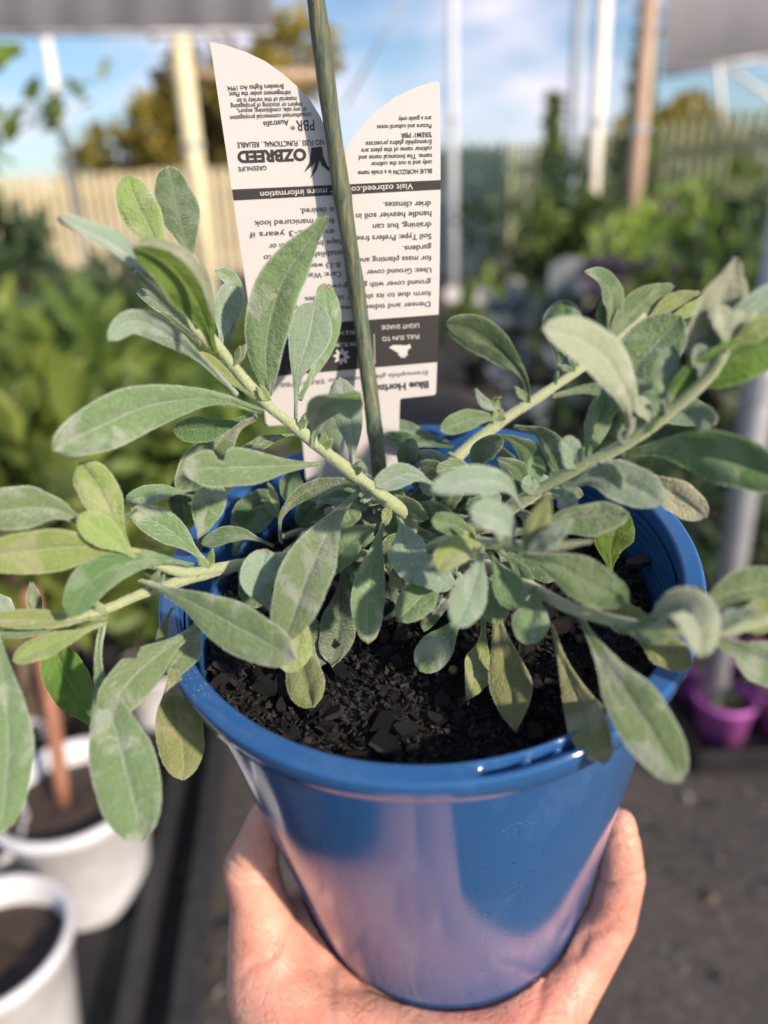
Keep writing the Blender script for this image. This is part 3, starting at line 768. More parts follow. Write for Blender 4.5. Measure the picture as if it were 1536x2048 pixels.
# body, right column
B_ = [('drier climates.', 862, 402, 767, 404), ('handle heavier soil in', 863, 422, 712, 427), ('draining, but can', 863, 444, 746, 448), ('Soil Type: Prefers free', 863, 467, 713, 472), ('gardens.', 863, 489, 806, 492), ('for mass planting and', 863, 511, 716, 516), ('Uses: Ground cover', 863, 535, 733, 540), ('ground cover with good growth', 862, 559, 650, 569), ('form due to its shorter internodes', 862, 582, 610, 594), ('Denser and tidier appearance and', 861, 603, 610, 616)]
for s_, x0, y0, x1, y1 in B_: line(s_, x0, y0, x1, y1, 11)
B2 = [('is desired.', 668, 414, 600, 417), ('for a manicured look', 668, 436, 508, 442), ('every 2-3 years if', 668, 458, 498, 465), ('shape by pruning in or', 690, 478, 537, 488), ('established. Prune to', 690, 500, 527, 511), ('8-13 weeks or until', 680, 524, 552, 530), ('Care: Water weekly', 682, 543, 552, 549)]
for s_, x0, y0, x1, y1 in B2: line(s_, x0, y0, x1, y1, 11)
line('LIGHT SHADE', 838, 647, 763, 651, 9, inkw, bold=.01); line('FULL SUN TO', 838, 669, 764, 674, 9, inkw, bold=.01)
line('AUTUMN & WINTER', 738, 659, 654, 663, 9, inkw, bold=.01); line('YELLOW FLOWERS', 738, 682, 652, 687, 9, inkw, bold=.01)
line("Eremophila glabra prostrate 'EREM1' PBR", 856, 741, 560, 766, 10, bold=.0, slant=.15)
line('Blue Horizon', 857, 762, 738, 772, 16, bold=.035)
def pixpoly(name, pts, m, z=.00016):
    vs = [LP(x, y, z) for x, y in pts]; mesh(name, vs, [tuple(range(len(pts)))], m, tagroot, smooth=False)
# root-like logo
pixpoly('logo', [(623, 295), (642, 294), (637, 310), (628, 328), (608, 345), (619, 325)], ink)
pixpoly('logo', [(634, 294.5), (641, 294), (640, 318), (634, 338), (621, 357), (627, 338), (632, 318)], ink, .00020)
pixpoly('logo', [(632, 294), (644, 293), (646, 312), (655, 332), (672, 345), (656, 341), (643, 330), (636, 312)], ink, .00024)
# flower icon
fl = []
for k in range(32):
    a = 6.2832 * k / 32; r = 16.5 if (k // 2) % 2 == 0 else 11; fl.append((683 + r * math.cos(a), 713 + r * math.sin(a)))
hole = [(683 + 5 * math.cos(6.2832 * k / 32), 713 + 5 * math.sin(6.2832 * k / 32)) for k in range(32)]
vs = [LP(x, y, .00016) for x, y in fl + hole]; mesh('flower_icon', vs, [(k, (k + 1) % 32, 32 + (k + 1) % 32, 32 + k) for k in range(32)], inkw, tagroot, smooth=False)
pixpoly('cloud_icon', [(778, 695), (786, 690), (800, 690), (812, 691), (820, 688), (822, 696), (812, 702), (806, 706), (796, 706), (788, 701)], inkw)
pixpoly('sun_icon', [(806 + (11 if k % 2 else 8) * math.cos(k * .393), 706 + (11 if k % 2 else 8) * math.sin(k * .393)) for k in range(16)], inkw, .0002)
pixpoly('divider_line', [(747, 668), (749, 668), (751, 728), (749, 728)], simple('grey_print', (.4, .4, .4)))

# ================================================================ THE DOWNY PLANT
CROWN = P(800, 1110, .222)
shrub = empty('downy_shrub', CROWN, 'spreading shrub with downy grey green leaves growing in the blue pot', 'plant')
def prof(kind, t):
    if kind == 'el':   # elliptic
        return max(.10, (math.sin(math.pi * min(1, t ** .9)) ** .9)) if t < .9 else (math.sin(math.pi * .9 ** .9) ** .9) * math.sqrt(max(0, 1 - ((t - .9) / .1) ** 2))
    pk = .66
    def ss(x): x = min(max(x, 0), 1); return (x * x * (3 - 2 * x)) ** 1.4
    if kind == 'lo': pk = .72; g = .10 + .90 * ss((t - .10) / .62) ** 1.25      # long petiole
    elif kind == 'ru': pk = .55; g = .16 + .84 * ss(t / .6)
    else: g = .14 + .86 * ss((t - .02) / .64)
    if t > pk:
        e = 2.3 if kind != 'pt' else 1.5
        g *= max(0, 1 - ((t - pk) / (1 - pk)) ** e) ** (.55 if kind != 'pt' else .9)
    return g
def wall_at(z): return PBR + (PR - .005 - PBR) * (z + PH) / PH
def inside_pot(p):
    q = p - RIMC; z = q.dot(AX); rad = (q - AX * z).length
    if z > 0 or z < -PH: return False
    if z < SZ + .002: return rad < wall_at(z)
    if z > -.0085: return PR - .0065 < rad < PR + .0005
    return wall_at(z) - .0025 < rad < wall_at(z)
def clear(pt, gap=.0028):
    x, y, d = pt; rr_ = ray(x, y); k = .11
    while k < d + gap:
        if inside_pot(CO + rr_ * k): return (x, y, k - gap)
        k += .0008
    return pt
def leaf(pts, w, m='g', roll=0, kind='ob', cup=.26, under=None, rib=.09, wav=.09, flip=False, roll2=None, notch=None, N=30, Mn=12, th=.00030, curl=0):
    """pts: (px,py,depth) base to tip; w: widest width in photo pixels as it appears"""
    if len(pts) == 2: pts = [pts[0], tuple((a_ + b_) / 2 for a_, b_ in zip(*pts)), pts[1]]
    pts = [pts[0]] + [clear(p) for p in pts[1:]]
    P3 = [P(*p) for p in pts]; c = catmull(P3, N)
    for i_ in range(3, N):
        q_ = CR.transposed() @ (c[i_] - CO); k_ = clear((768 - F * q_.x / q_.z, 1024 + F * q_.y / q_.z, -q_.z), .0020); c[i_] = P(*k_)
    for _ in range(2): c = [c[0]] + [(c[i_ - 1] + c[i_] * 2 + c[i_ + 1]) / 4 for i_ in range(1, N - 1)] + [c[-1]]
    Vv = (CO - sum(P3, Vector()) / len(P3)).normalized()
    dm = sum(p[2] for p in pts) / len(pts)
    r2 = roll if roll2 is None else roll2
    if w > 60: w = 60 + (w - 60) * .64
    hw = w * dm / F / 2 / max(.35, math.cos(R((roll + r2) / 2)))
    sdn = random.random() * 50; vt, vb, uv = [], [], []
    for i, p in enumerate(c):
        t = i / (N - 1); T = (c[min(i + 1, N - 1)] - c[max(i - 1, 0)]).normalized()
        side = T.cross(Vv)
        if side.length < 1e-4: side = T.cross(Vector((0, 0, 1)))
        side.normalize(); ro = R(roll + (r2 - roll) * t); side = Matrix.Rotation(ro, 3, T) @ side
        nrm = side.cross(T).normalized()
        if nrm.dot(Vv) < 0 and abs(roll) < 80: nrm = -nrm
        g = prof(kind, t) if 0 < i < N - 1 else (prof(kind, 0) * .8 if i == 0 else .03)
        h = hw * g
        for k in range(Mn + 1):
            u = -1 + 2 * k / Mn; hh = h
            if notch and (u > 0) == (notch[0] > 0):
                hh = h * (1 - notch[2] * math.exp(-((t - notch[1]) / notch[3]) ** 2))
            hh *= 1 + .09 * noise.noise(Vector((t * 5 + sdn, (1 if u > 0 else -1) * 2, 0)))
            z = cup * hw * (u * u - .35) * (g ** .7)
            z += -rib * hw * math.exp(-(u / .13) ** 2) * min(1, g * 1.3)
            z += wav * hw * noise.noise(Vector((t * 4.5 + sdn, u * 1.3, sdn))) * (.3 + abs(u)) * 2
            z += .11 * hw * (1 - (2 * abs(u) - 1) ** 2) * g
            z += curl * hw * (abs(u) ** 3)
            q = p + side * (u * hh) + nrm * z
            tt = th * math.sqrt(max(0, 1 - abs(u) ** 4)) * (1.6 if abs(u) < .2 else 1) * (1 + 1.2 * max(0, .25 - t) * 4)
            vt.append(q + nrm * tt); vb.append(q - nrm * tt); uv.append(((u + 1) / 2, t))
    W_ = Mn + 1; n = len(vt); fs = []; mi = []
    for i in range(N - 1):
        for k in range(Mn):
            a = i * W_ + k; fs.append((a, a + 1, a + 1 + W_, a + W_)); mi.append(0)
            fs.append((n + a, n + a + W_, n + a + 1 + W_, n + a + 1)); mi.append(1)
        for k in (0, Mn):
            a = i * W_ + k; fs.append((a, a + W_, n + a + W_, n + a) if k == 0 else (a + W_, a, n + a, n + a + W_)); mi.append(0)
    for i in (0, N - 1):
        fs.append(tuple(i * W_ + k for k in range(W_)) + tuple(n + i * W_ + k for k in range(Mn, -1, -1))); mi.append(0)
    if flip: mi = [1 - x for x in mi]
    un = under or {'g': 'n', 'b': 'g', 'y': 'y', 'o': 'n', 'n': 'u', 'd': 'n', 'p': 'b', 's': 'p', 'u': 'g'}[m]
    V_ = vt + vb; U_ = uv + uv
    # fringe of short down along the margins
    cnt = int(150 * sum((c[i + 1] - c[i]).length for i in range(N - 1)) / .03)
    for _ in range(cnt * 2):
        i = random.randint(1, N - 2); u_ = random.random(); k0 = random.choice((0, Mn))
        p0 = vt[i * W_ + k0].lerp(vt[(i + 1) * W_ + k0], u_); ctr = c[i].lerp(c[i + 1], u_)
        o_ = (p0 - ctr)
        if o_.length < 1e-5: continue
        d_ = (o_.normalized() + Vector((random.gauss(0, .45), random.gauss(0, .45), random.gauss(0, .45)))).normalized()
        L0 = random.uniform(.00018, .00042); w_ = d_.cross(Vector((random.gauss(0, 1), random.gauss(0, 1), random.gauss(0, 1)))).normalized() * .000035
        b_ = len(V_); V_ += [p0 + w_, p0 - w_, p0 + d_ * L0]; U_ += [(.5, .2)] * 3; fs.append((b_, b_ + 1, b_ + 2)); mi.append(2)
    return mesh('leaf', V_, fs, [LM[m], LM[un], HAIR], shrub, midx=mi, uvs=U_)
def stem(pts, r0, r1, name='stem'):
    c = catmull([P(*p) for p in pts], 40); mb = MB()
    # little swellings where leaves join
    mb.tube(c, [(r0 + (r1 - r0) * i / 39) * (1 + .10 * math.sin(i * 1.1) + .06 * random.uniform(-1, 1)) for i in range(40)], 16)
    o = mb; nf = len(mb.f)
    for _ in range(int(60000 * sum((c[i + 1] - c[i]).length for i in range(39)))):
        i = random.randint(0, 38); p0 = c[i].lerp(c[i + 1], random.random()); T = (c[i + 1] - c[i]).normalized()
        d_ = Vector((random.gauss(0, 1), random.gauss(0, 1), random.gauss(0, 1))); d_ = (d_ - T * d_.dot(T)).normalized()
        rr = r0 + (r1 - r0) * i / 39; w_ = T * .00004; mb.add([p0 + d_ * rr * .9 + w_, p0 + d_ * rr * .9 - w_, p0 + d_ * (rr + random.uniform(.0001, .0004)) + T * random.gauss(0, .0001)], [(0, 1, 2)])
    ob = mb.build(name, STEM, shrub, smooth=True); ob.data.materials.append(HAIR)
    ob.data.polygons.foreach_set('material_index', [0] * nf + [1] * (len(mb.f) - nf)); return ob

# stems
stem([(792, 1175, .226), (800, 1110, .221), (822, 1042, .208), (760, 990, .203), (690, 935, .199), (600, 862, .196), (530, 805, .193), (470, 735, .190), (420, 672, .187), (392, 635, .185)], .0022, .0011)
stem([(420, 690, .187), (330, 600, .178), (270, 545, .17)], .0012, .0007)
stem([(800, 1150, .224), (740, 1115, .213), (640, 1108, .202), (540, 1118, .196), (430, 1138, .190), (370, 1145, .187), (300, 1125, .182)], .0020, .0011)
stem([(480, 1128, .193), (370, 1160, .188), (290, 1185, .184), (220, 1215, .181), (130, 1245, .176), (60, 1250, .172)], .0014, .0008)
stem([(800, 1130, .226), (880, 960, .240), (930, 900, .243), (1000, 845, .245), (1080, 792, .246), (1160, 738, .247), (1215, 695, .248), (1290, 630, .248)], .0023, .0010)
stem([(815, 1120, .222), (900, 1080, .200), (990, 1035, .190), (1070, 985, .182), (1150, 940, .175), (1240, 893, .168), (1330, 832, .161), (1420, 750, .154), (1450, 700, .150)], .0021, .0011)
stem([(815, 1130, .222), (880, 1090, .195), (950, 1085, .175), (1020, 1090, .168), (1070, 1090, .162)], .0018, .0010)
stem([(830, 1140, .222), (960, 1130, .196), (1060, 1175, .176), (1140, 1215, .166), (1230, 1242, .158), (1330, 1262, .151), (1430, 1262, .146), (1560, 1235, .143)], .0019, .0010)
stem([(800, 1120, .226), (835, 1050, .232), (870, 1000, .235), (900, 975, .236)], .0014, .0008)
stem([(780, 1130, .226), (700, 1080, .232), (620, 1060, .234), (560, 1075, .232)], .0015, .0008)

# --- behind first (deep) leaves
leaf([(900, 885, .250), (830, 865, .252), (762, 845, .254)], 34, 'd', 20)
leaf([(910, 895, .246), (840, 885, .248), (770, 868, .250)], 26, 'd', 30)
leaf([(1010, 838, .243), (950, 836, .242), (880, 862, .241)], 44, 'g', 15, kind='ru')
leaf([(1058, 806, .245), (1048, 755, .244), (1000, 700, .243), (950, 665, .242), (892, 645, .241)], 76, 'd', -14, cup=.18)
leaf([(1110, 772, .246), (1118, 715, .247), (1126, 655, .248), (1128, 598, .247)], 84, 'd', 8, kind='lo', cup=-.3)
leaf([(1212, 690, .247), (1222, 640, .246), (1226, 600, .243), (1205, 560, .238), (1170, 545, .234)], 42, 'p', 20, under='n', roll2=60, kind='ru', flip=True)
leaf([(1212, 690, .248), (1218, 640, .248), (1222, 590, .247)], 52, 'n', 5, kind='ru')
leaf([(1222, 700, .247), (1255, 640, .248), (1300, 595, .249), (1348, 572, .25)], 72, 'n', 25, kind='el')
leaf([(1300, 632, .248), (1350, 600, .248), (1400, 584, .248)], 32, 'y', 12, kind='el', under='n')
leaf([(1340, 640, .246), (1390, 615, .246), (1433, 588, .246)], 28, 'y', -8, kind='el')
leaf([(1330, 640, .25), (1380, 645, .25), (1416, 672, .25)], 44, 'n', 12, kind='el')
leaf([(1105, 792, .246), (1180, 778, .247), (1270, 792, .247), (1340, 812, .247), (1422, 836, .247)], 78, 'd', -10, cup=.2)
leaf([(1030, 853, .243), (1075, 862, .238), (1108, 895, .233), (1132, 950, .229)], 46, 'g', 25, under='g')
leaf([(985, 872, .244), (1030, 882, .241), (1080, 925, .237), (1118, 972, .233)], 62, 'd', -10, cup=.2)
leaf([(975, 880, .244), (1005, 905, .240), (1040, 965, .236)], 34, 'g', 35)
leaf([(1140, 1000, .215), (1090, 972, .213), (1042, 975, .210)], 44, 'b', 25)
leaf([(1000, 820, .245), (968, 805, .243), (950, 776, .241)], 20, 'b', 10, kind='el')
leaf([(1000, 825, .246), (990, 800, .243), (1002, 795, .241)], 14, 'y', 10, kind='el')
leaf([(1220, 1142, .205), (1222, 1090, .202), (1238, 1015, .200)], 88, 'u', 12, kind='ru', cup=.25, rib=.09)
# rear left
leaf([(512, 832, .222), (460, 865, .224), (410, 925, .226), (372, 1000, .228)], 108, 'g', -20)
leaf([(398, 1100, .214), (410, 1030, .213), (432, 962, .212)], 68, 'g', 15)
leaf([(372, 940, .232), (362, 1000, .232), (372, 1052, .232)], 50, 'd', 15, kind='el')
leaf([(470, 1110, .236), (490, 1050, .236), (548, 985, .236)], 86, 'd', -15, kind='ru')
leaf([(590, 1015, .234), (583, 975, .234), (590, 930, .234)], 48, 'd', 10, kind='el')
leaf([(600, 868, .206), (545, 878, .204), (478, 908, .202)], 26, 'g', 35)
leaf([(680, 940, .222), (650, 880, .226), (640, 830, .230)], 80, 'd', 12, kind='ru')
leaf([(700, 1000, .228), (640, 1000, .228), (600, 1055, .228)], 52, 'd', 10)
leaf([(556, 1035, .226), (538, 1010, .224), (522, 1000, .222)], 15, 'b', 0, kind='el')
leaf([(556, 1035, .226), (525, 1018, .226), (496, 1022, .226)], 12, 'g', 0, kind='el')
leaf([(556, 1035, .226), (545, 985, .228), (535, 965, .229)], 16, 'y', 20, kind='el')
leaf([(562, 1085, .214), (563, 1030, .208), (620, 978, .203), (712, 962, .200)], 30, 'g', 40, roll2=20)
leaf([(392, 986, .222), (330, 985, .220), (250, 1003, .218)], 40, 'g', 30)
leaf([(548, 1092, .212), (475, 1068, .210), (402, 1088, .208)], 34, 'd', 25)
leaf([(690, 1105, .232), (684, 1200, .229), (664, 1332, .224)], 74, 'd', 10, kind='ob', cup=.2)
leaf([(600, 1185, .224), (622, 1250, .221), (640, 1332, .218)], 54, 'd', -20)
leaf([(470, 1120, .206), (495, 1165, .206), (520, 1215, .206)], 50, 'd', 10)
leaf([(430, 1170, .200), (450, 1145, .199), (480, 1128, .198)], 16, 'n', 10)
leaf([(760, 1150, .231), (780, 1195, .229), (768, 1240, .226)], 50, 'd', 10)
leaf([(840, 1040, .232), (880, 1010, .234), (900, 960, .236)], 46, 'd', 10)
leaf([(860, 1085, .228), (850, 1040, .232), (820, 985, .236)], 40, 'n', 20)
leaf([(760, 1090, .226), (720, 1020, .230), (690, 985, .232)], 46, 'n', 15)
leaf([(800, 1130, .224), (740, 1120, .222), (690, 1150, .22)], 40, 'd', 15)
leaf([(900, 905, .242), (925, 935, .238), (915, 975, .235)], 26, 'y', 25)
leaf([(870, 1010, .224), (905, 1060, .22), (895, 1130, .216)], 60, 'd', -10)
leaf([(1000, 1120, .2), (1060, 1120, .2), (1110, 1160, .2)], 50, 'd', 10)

# --- small crowded leaves round the crown
rc = random.Random(31)
for i in range(84):
    a = rc.uniform(0, 360); x0 = 850 + rc.gauss(0, 95); y0 = 1060 + rc.gauss(0, 45); L0 = rc.uniform(70, 135)
    if i % 4 == 0: x0 = rc.uniform(600, 760); y0 = rc.uniform(990, 1110)
    if i % 5 == 1: x0 = rc.uniform(760, 1080); y0 = rc.uniform(940, 1030)
    if i % 7 == 2: x0 = rc.uniform(860, 1060); y0 = rc.uniform(1110, 1190)
    dx, dy = math.cos(R(a)) * L0, math.sin(R(a)) * L0 * .75; d0 = rc.uniform(.212, .232); d1 = d0 + rc.uniform(-.012, .012) + (-.010 if dy > 0 else .006)
    leaf([(x0, y0, d0), (x0 + dx * .5 + rc.gauss(0, 10), y0 + dy * .5 - 12, (d0 + d1) / 2 - .003), (x0 + dx, y0 + dy + 10, d1)], rc.uniform(24, 50), rc.choice('dddgnngb'), rc.uniform(-35, 40), kind=rc.choice(('ob', 'ob', 'el', 'ru')), N=20, Mn=8)
def buds(p, n, dirpx, L0=45, m='y'):
    for i in range(n):
        a = R(dirpx + rc.uniform(-55, 55)); l_ = L0 * rc.uniform(.6, 1.1)
        leaf([(p[0], p[1], p[2]), (p[0] + math.cos(a) * l_ * .5, p[1] - math.sin(a) * l_ * .5, p[2] - .001), (p[0] + math.cos(a) * l_, p[1] - math.sin(a) * l_ - 4, p[2] - .003)], rc.uniform(12, 20), m, rc.uniform(-30, 30), kind='el', N=14, Mn=6)
for p, dr, m in [((540, 800, .192), 110, 'y'), ((600, 860, .195), 60, 'g'), ((640, 900, .197), 80, 'y'), ((700, 945, .199), 30, 'g'), ((740, 985, .201), 250, 'g'), ((780, 1010, .204), 250, 'y'), ((470, 730, .189), 60, 'g'),
                 ((1060, 800, .245), 120, 'g'), ((1000, 850, .244), 60, 'y'), ((1150, 740, .246), 130, 'g'), ((1150, 940, .174), 100, 'b'), ((1245, 890, .166), 90, 'b'), ((1330, 830, .16), 110, 'b'), ((420, 1135, .189), 100, 'y'), ((215, 1225, .18), 130, 'y'),
                 ((300, 1180, .184), 80, 'g'), ((1150, 1210, .166), 70, 'g'), ((1075, 990, .181), 100, 'b'), ((1000, 1085, .168), 60, 'b'), ((950, 1085, .174), 100, 'y')]:
    buds(p, 2, dr, 42, m)

# --- upper left branch
leaf([(385, 545, .194), (370, 480, .196), (352, 410, .198), (338, 335, .199)], 100, 'd', 12, kind='ru', cup=.25, wav=.12)
leaf([(335, 540, .186), (305, 470, .187), (270, 400, .189), (256, 350, .189)], 92, 'y', -8, kind='ru', cup=.15)
leaf([(400, 655, .178), (330, 570, .170), (235, 495, .161), (115, 436, .153)], 40, 'b', 62, kind='ob')
leaf([(455, 685, .200), (470, 620, .203), (462, 560, .205), (430, 540, .205)], 34, 'g', 40)
leaf([(440, 700, .196), (447, 635, .198), (470, 565, .198)], 58, 'b', 25, kind='ob')
leaf([(400, 690, .196), (335, 622, .198), (276, 580, .200)], 30, 'd', 35)
leaf([(428, 705, .182), (404, 630, .173), (365, 560, .165), (315, 515, .159), (266, 497, .155)], 112, 'u', 8, kind='ru', under='g', cup=.3, wav=.14)
leaf([(424, 640, .166), (414, 572, .161), (375, 515, .156), (315, 486, .153), (256, 493, .152)], 24, 'p', 10, kind='el', cup=.5)
leaf([(475, 790, .190), (420, 735, .185), (340, 672, .178), (265, 640, .170), (216, 682, .166)], 46, 'b', -38, roll2=-10)
leaf([(510, 800, .192), (450, 750, .189), (395, 705, .187)], 26, 'y', 30)
leaf([(525, 822, .190), (430, 796, .184), (300, 812, .176), (190, 858, .169), (104, 900, .165)], 118, 'g', -15, cup=.18, kind='ob')
leaf([(505, 828, .200), (440, 852, .200), (345, 862, .200)], 50, 'n', -25)
leaf([(540, 792, .193), (531, 690, .189), (565, 560, .184), (657, 432, .180)], 112, 'g', -14, kind='el', cup=.22)
leaf([(592, 840, .206), (595, 750, .209), (618, 670, .212), (630, 604, .214)], 100, 'b', 8, kind='lo', cup=.12)
leaf([(600, 800, .214), (635, 720, .217), (652, 640, .219), (648, 566, .220)], 58, 'g', 30, kind='ob')
leaf([(622, 892, .188), (630, 845, .180), (650, 812, .172), (690, 800, .164), (722, 790, .16)], 62, 'b', 30, roll2=55, under='u', cup=.5)
leaf([(704, 945, .204), (703, 870, .207), (688, 800, .209), (680, 755, .210)], 66, 'b', 12, kind='ob', cup=-.2)
leaf([(645, 928, .190), (570, 932, .184), (470, 935, .177), (362, 938, .172)], 88, 'g', 10, kind='ob', notch=(1, .74, .8, .035), cup=.2)
# --- centre front
leaf([(716, 982, .200), (668, 1040, .190), (618, 1140, .178), (566, 1285, .168)], 122, 'g', 15, cup=.25, rib=.08)
leaf([(545, 1225, .186), (520, 1170, .184), (530, 1098, .186)], 92, 'b', 10, kind='ru')
leaf([(775, 1045, .206), (715, 1070, .200), (638, 1152, .197)], 62, 'n', 20)
leaf([(770, 1030, .204), (750, 1110, .196), (735, 1195, .190), (736, 1288, .186)], 68, 'g', -12, kind='ob')
leaf([(800, 1040, .196), (812, 1090, .188), (835, 1165, .182)], 86, 'b', 12, kind='ru')
leaf([(890, 1140, .190), (850, 1185, .186), (795, 1240, .184)], 76, 'g', 10, kind='ru')
leaf([(800, 1130, .192), (850, 1140, .182), (905, 1175, .180)], 70, 'b', -10, kind='ru')
leaf([(600, 1200, .190), (598, 1270, .186), (572, 1345, .184)], 66, 'y', -10)
leaf([(590, 1240, .204), (600, 1320, .202), (628, 1415, .200)], 88, 'o', 12, under='g')
leaf([(282, 1162, .182), (370, 1198, .176), (480, 1258, .170), (594, 1318, .165)], 112, 'g', 15, under='g', cup=.1, kind='ob')
leaf([(875, 975, .186), (820, 948, .182), (750, 975, .178)], 48, 'b', 30)
leaf([(960, 965, .196), (920, 935, .192), (872, 945, .190)], 34, 'g', 30)
leaf([(1042, 1018, .168), (1010, 968, .160), (940, 962, .154), (862, 985, .151)], 62, 'b', 28, roll2=38)
leaf([(1030, 1090, .158), (1010, 1045, .151), (938, 1022, .147)], 58, 'b', 25)
leaf([(965, 1085, .180), (920, 1055, .178), (862, 1040, .176)], 44, 'n', 20)
leaf([(962, 1090, .172), (920, 1095, .167), (872, 1140, .164)], 62, 'y', 15, under='g', kind='ru')
leaf([(965, 1092, .168), (950, 1160, .163), (912, 1255, .160)], 76, 'b', -15)
leaf([(978, 1105, .174), (1005, 1150, .172), (1040, 1218, .170)], 62, 'g', 15)
leaf([(1000, 1100, .178), (1040, 1140, .178), (1050, 1195, .178)], 40, 'n', 25)
leaf([(940, 1130, .186), (985, 1190, .182), (990, 1250, .180)], 60, 'g', -10)
leaf([(1040, 1108, .168), (1110, 1128, .162), (1190, 1172, .158), (1258, 1205, .156)], 98, 'n', -12, kind='ru', cup=.15)
leaf([(1072, 1175, .170), (1065, 1230, .168), (1055, 1290, .166)], 80, 'g', 10, kind='ru')
leaf([(990, 1190, .196), (1000, 1270, .193), (1022, 1370, .190), (1032, 1465, .188)], 100, 'o', 10, kind='pt', under='o')
leaf([(968, 1225, .205), (962, 1300, .203), (934, 1400, .201)], 56, 'y', -25, kind='pt', under='y')
leaf([(930, 1225, .200), (895, 1270, .198), (838, 1342, .196)], 72, 'g', 10)
leaf([(1104, 1250, .182), (1128, 1330, .178), (1165, 1420, .174), (1205, 1526, .170)], 84, 'o', 15, kind='ob', under='o', cup=.2)
leaf([(1158, 1232, .166), (1210, 1320, .158), (1280, 1430, .150), (1362, 1565, .144)], 134, 'g', -10, cup=.15, kind='ob', under='n')
leaf([(1050, 1100, .156), (1075, 1050, .150), (1098, 985, .146)], 46, 'y', 15, kind='el', under='b')
leaf([(1055, 1100, .154), (1105, 1072, .148), (1145, 1040, .145)], 38, 'b', 20, kind='el')
leaf([(1040, 1105, .158), (1110, 1092, .153), (1185, 1082, .15)], 18, 'p', 30, kind='el')
leaf([(1030, 1065, .176), (1140, 1040, .170), (1258, 1028, .166)], 66, 'g', 40, under='y')
# --- right front stem
leaf([(1258, 885, .168), (1262, 820, .160), (1225, 735, .154), (1160, 680, .150), (1082, 660, .147)], 96, 'p', 30, roll2=22, under='b', cup=.2, kind='ob')
leaf([(1158, 945, .182), (1198, 850, .179), (1262, 745, .175), (1362, 632, .171)], 142, 'g', -12, kind='lo', under='n', cup=.15)
leaf([(1160, 942, .178), (1190, 860, .178), (1210, 790, .178)], 52, 'n', 20)
leaf([(1385, 740, .160), (1430, 640, .152), (1470, 515, .146)], 116, 'p', 42, under='p', kind='el')
leaf([(1340, 820, .162), (1330, 760, .158), (1345, 690, .155)], 44, 'b', 20)
leaf([(1420, 740, .154), (1480, 660, .149), (1570, 575, .145)], 96, 'b', 25, under='g')
leaf([(1300, 860, .163), (1370, 765, .157), (1460, 722, .152), (1600, 665, .148)], 98, 'u', 35, under='g', kind='ru', cup=.25)
leaf([(1245, 908, .172), (1340, 895, .165), (1450, 915, .157), (1600, 970, .150)], 124, 'n', 18, kind='ru', under='g')
leaf([(1132, 975, .176), (1200, 952, .170), (1270, 975, .165), (1328, 1008, .162)], 98, 'b', -20, kind='ru')
leaf([(1270, 945, .180), (1330, 975, .177), (1414, 1035, .175)], 70, 's', 12, kind='ru', under='p')
for x0, y0, d0, x1, y1, d1, w, m, ro in [(1400, 770, .156, 1392, 690, .151, 40, 'b', 25), (1440, 720, .152, 1500, 610, .147, 52, 'p', 35), (1448, 705, .150, 1430, 610, .147, 40, 'p', 30), (1330, 832, .161, 1318, 745, .158, 44, 'g', 15),
        (1350, 820, .160, 1430, 850, .156, 46, 'b', 30), (1240, 893, .168, 1300, 850, .164, 34, 'b', 25), (1150, 940, .175, 1120, 880, .172, 40, 'b', 20), (1190, 920, .172, 1240, 985, .166, 40, 'g', 30), (1450, 700, .150, 1545, 640, .146, 46, 'y', 30),
        (1070, 985, .182, 1060, 915, .178, 36, 'g', 20), (1090, 975, .181, 1150, 1030, .174, 40, 'b', 20), (1000, 1030, .188, 960, 990, .183, 36, 'b', 25), (1300, 855, .163, 1260, 800, .16, 32, 'p', 30)]:
    leaf([(x0, y0, d0), ((x0 + x1) / 2 + 8, (y0 + y1) / 2 - 8, (d0 + d1) / 2 - .001), (x1, y1, d1)], w, m, ro, kind='ob')
# --- lower right stem
leaf([(1150, 1215, .172), (1220, 1222, .170), (1300, 1262, .168)], 60, 'o', 20, under='o')
leaf([(1235, 1255, .170), (1300, 1280, .168), (1380, 1332, .167)], 68, 'o', 18, under='o')
leaf([(1275, 1262, .154), (1320, 1240, .149), (1362, 1215, .144), (1392, 1245, .139), (1402, 1315, .136)], 104, 'p', -20, roll2=-30, under='p', kind='ru', cup=.3)
leaf([(1230, 1250, .156), (1290, 1258, .152), (1352, 1250, .149)], 58, 'g', 25)
leaf([(1390, 1245, .152), (1450, 1190, .150), (1600, 1160, .148)], 96, 'g', 12, kind='ru', under='y')
leaf([(1400, 1268, .146), (1455, 1240, .142), (1520, 1215, .139)], 34, 'b', 25, kind='el')
leaf([(1410, 1262, .150), (1480, 1240, .148), (1580, 1215, .146)], 62, 'y', 30, under='p')
leaf([(1415, 1275, .156), (1480, 1300, .155), (1610, 1365, .155)], 98, 'g', 20, kind='ru', under='n')
# --- left stem
leaf([(170, 1052, .176), (95, 1015, .171), (-50, 1030, .165)], 104, 'g', 20, kind='ru')
leaf([(265, 1112, .182), (232, 1050, .180), (195, 975, .179), (160, 925, .179)], 88, 'y', -10, kind='ob', cup=.15)
leaf([(275, 1020, .196), (240, 1045, .194), (205, 1080, .19)], 40, 'd', 20)
leaf([(268, 1115, .176), (215, 1072, .172), (155, 1030, .169)], 62, 'y', 15, kind='ru', under='p')
leaf([(412, 1125, .200), (345, 1065, .198), (262, 1018, .197)], 64, 'g', 15, kind='ru')
leaf([(285, 1105, .178), (150, 1095, .171), (-60, 1118, .164)], 104, 'y', -15, kind='ru', under='g')
leaf([(385, 1130, .186), (290, 1118, .178), (195, 1150, .171), (138, 1235, .166)], 80, 'n', 25, roll2=8, under='g')
leaf([(215, 1238, .180), (120, 1240, .175), (-20, 1240, .170)], 40, 'y', 30)
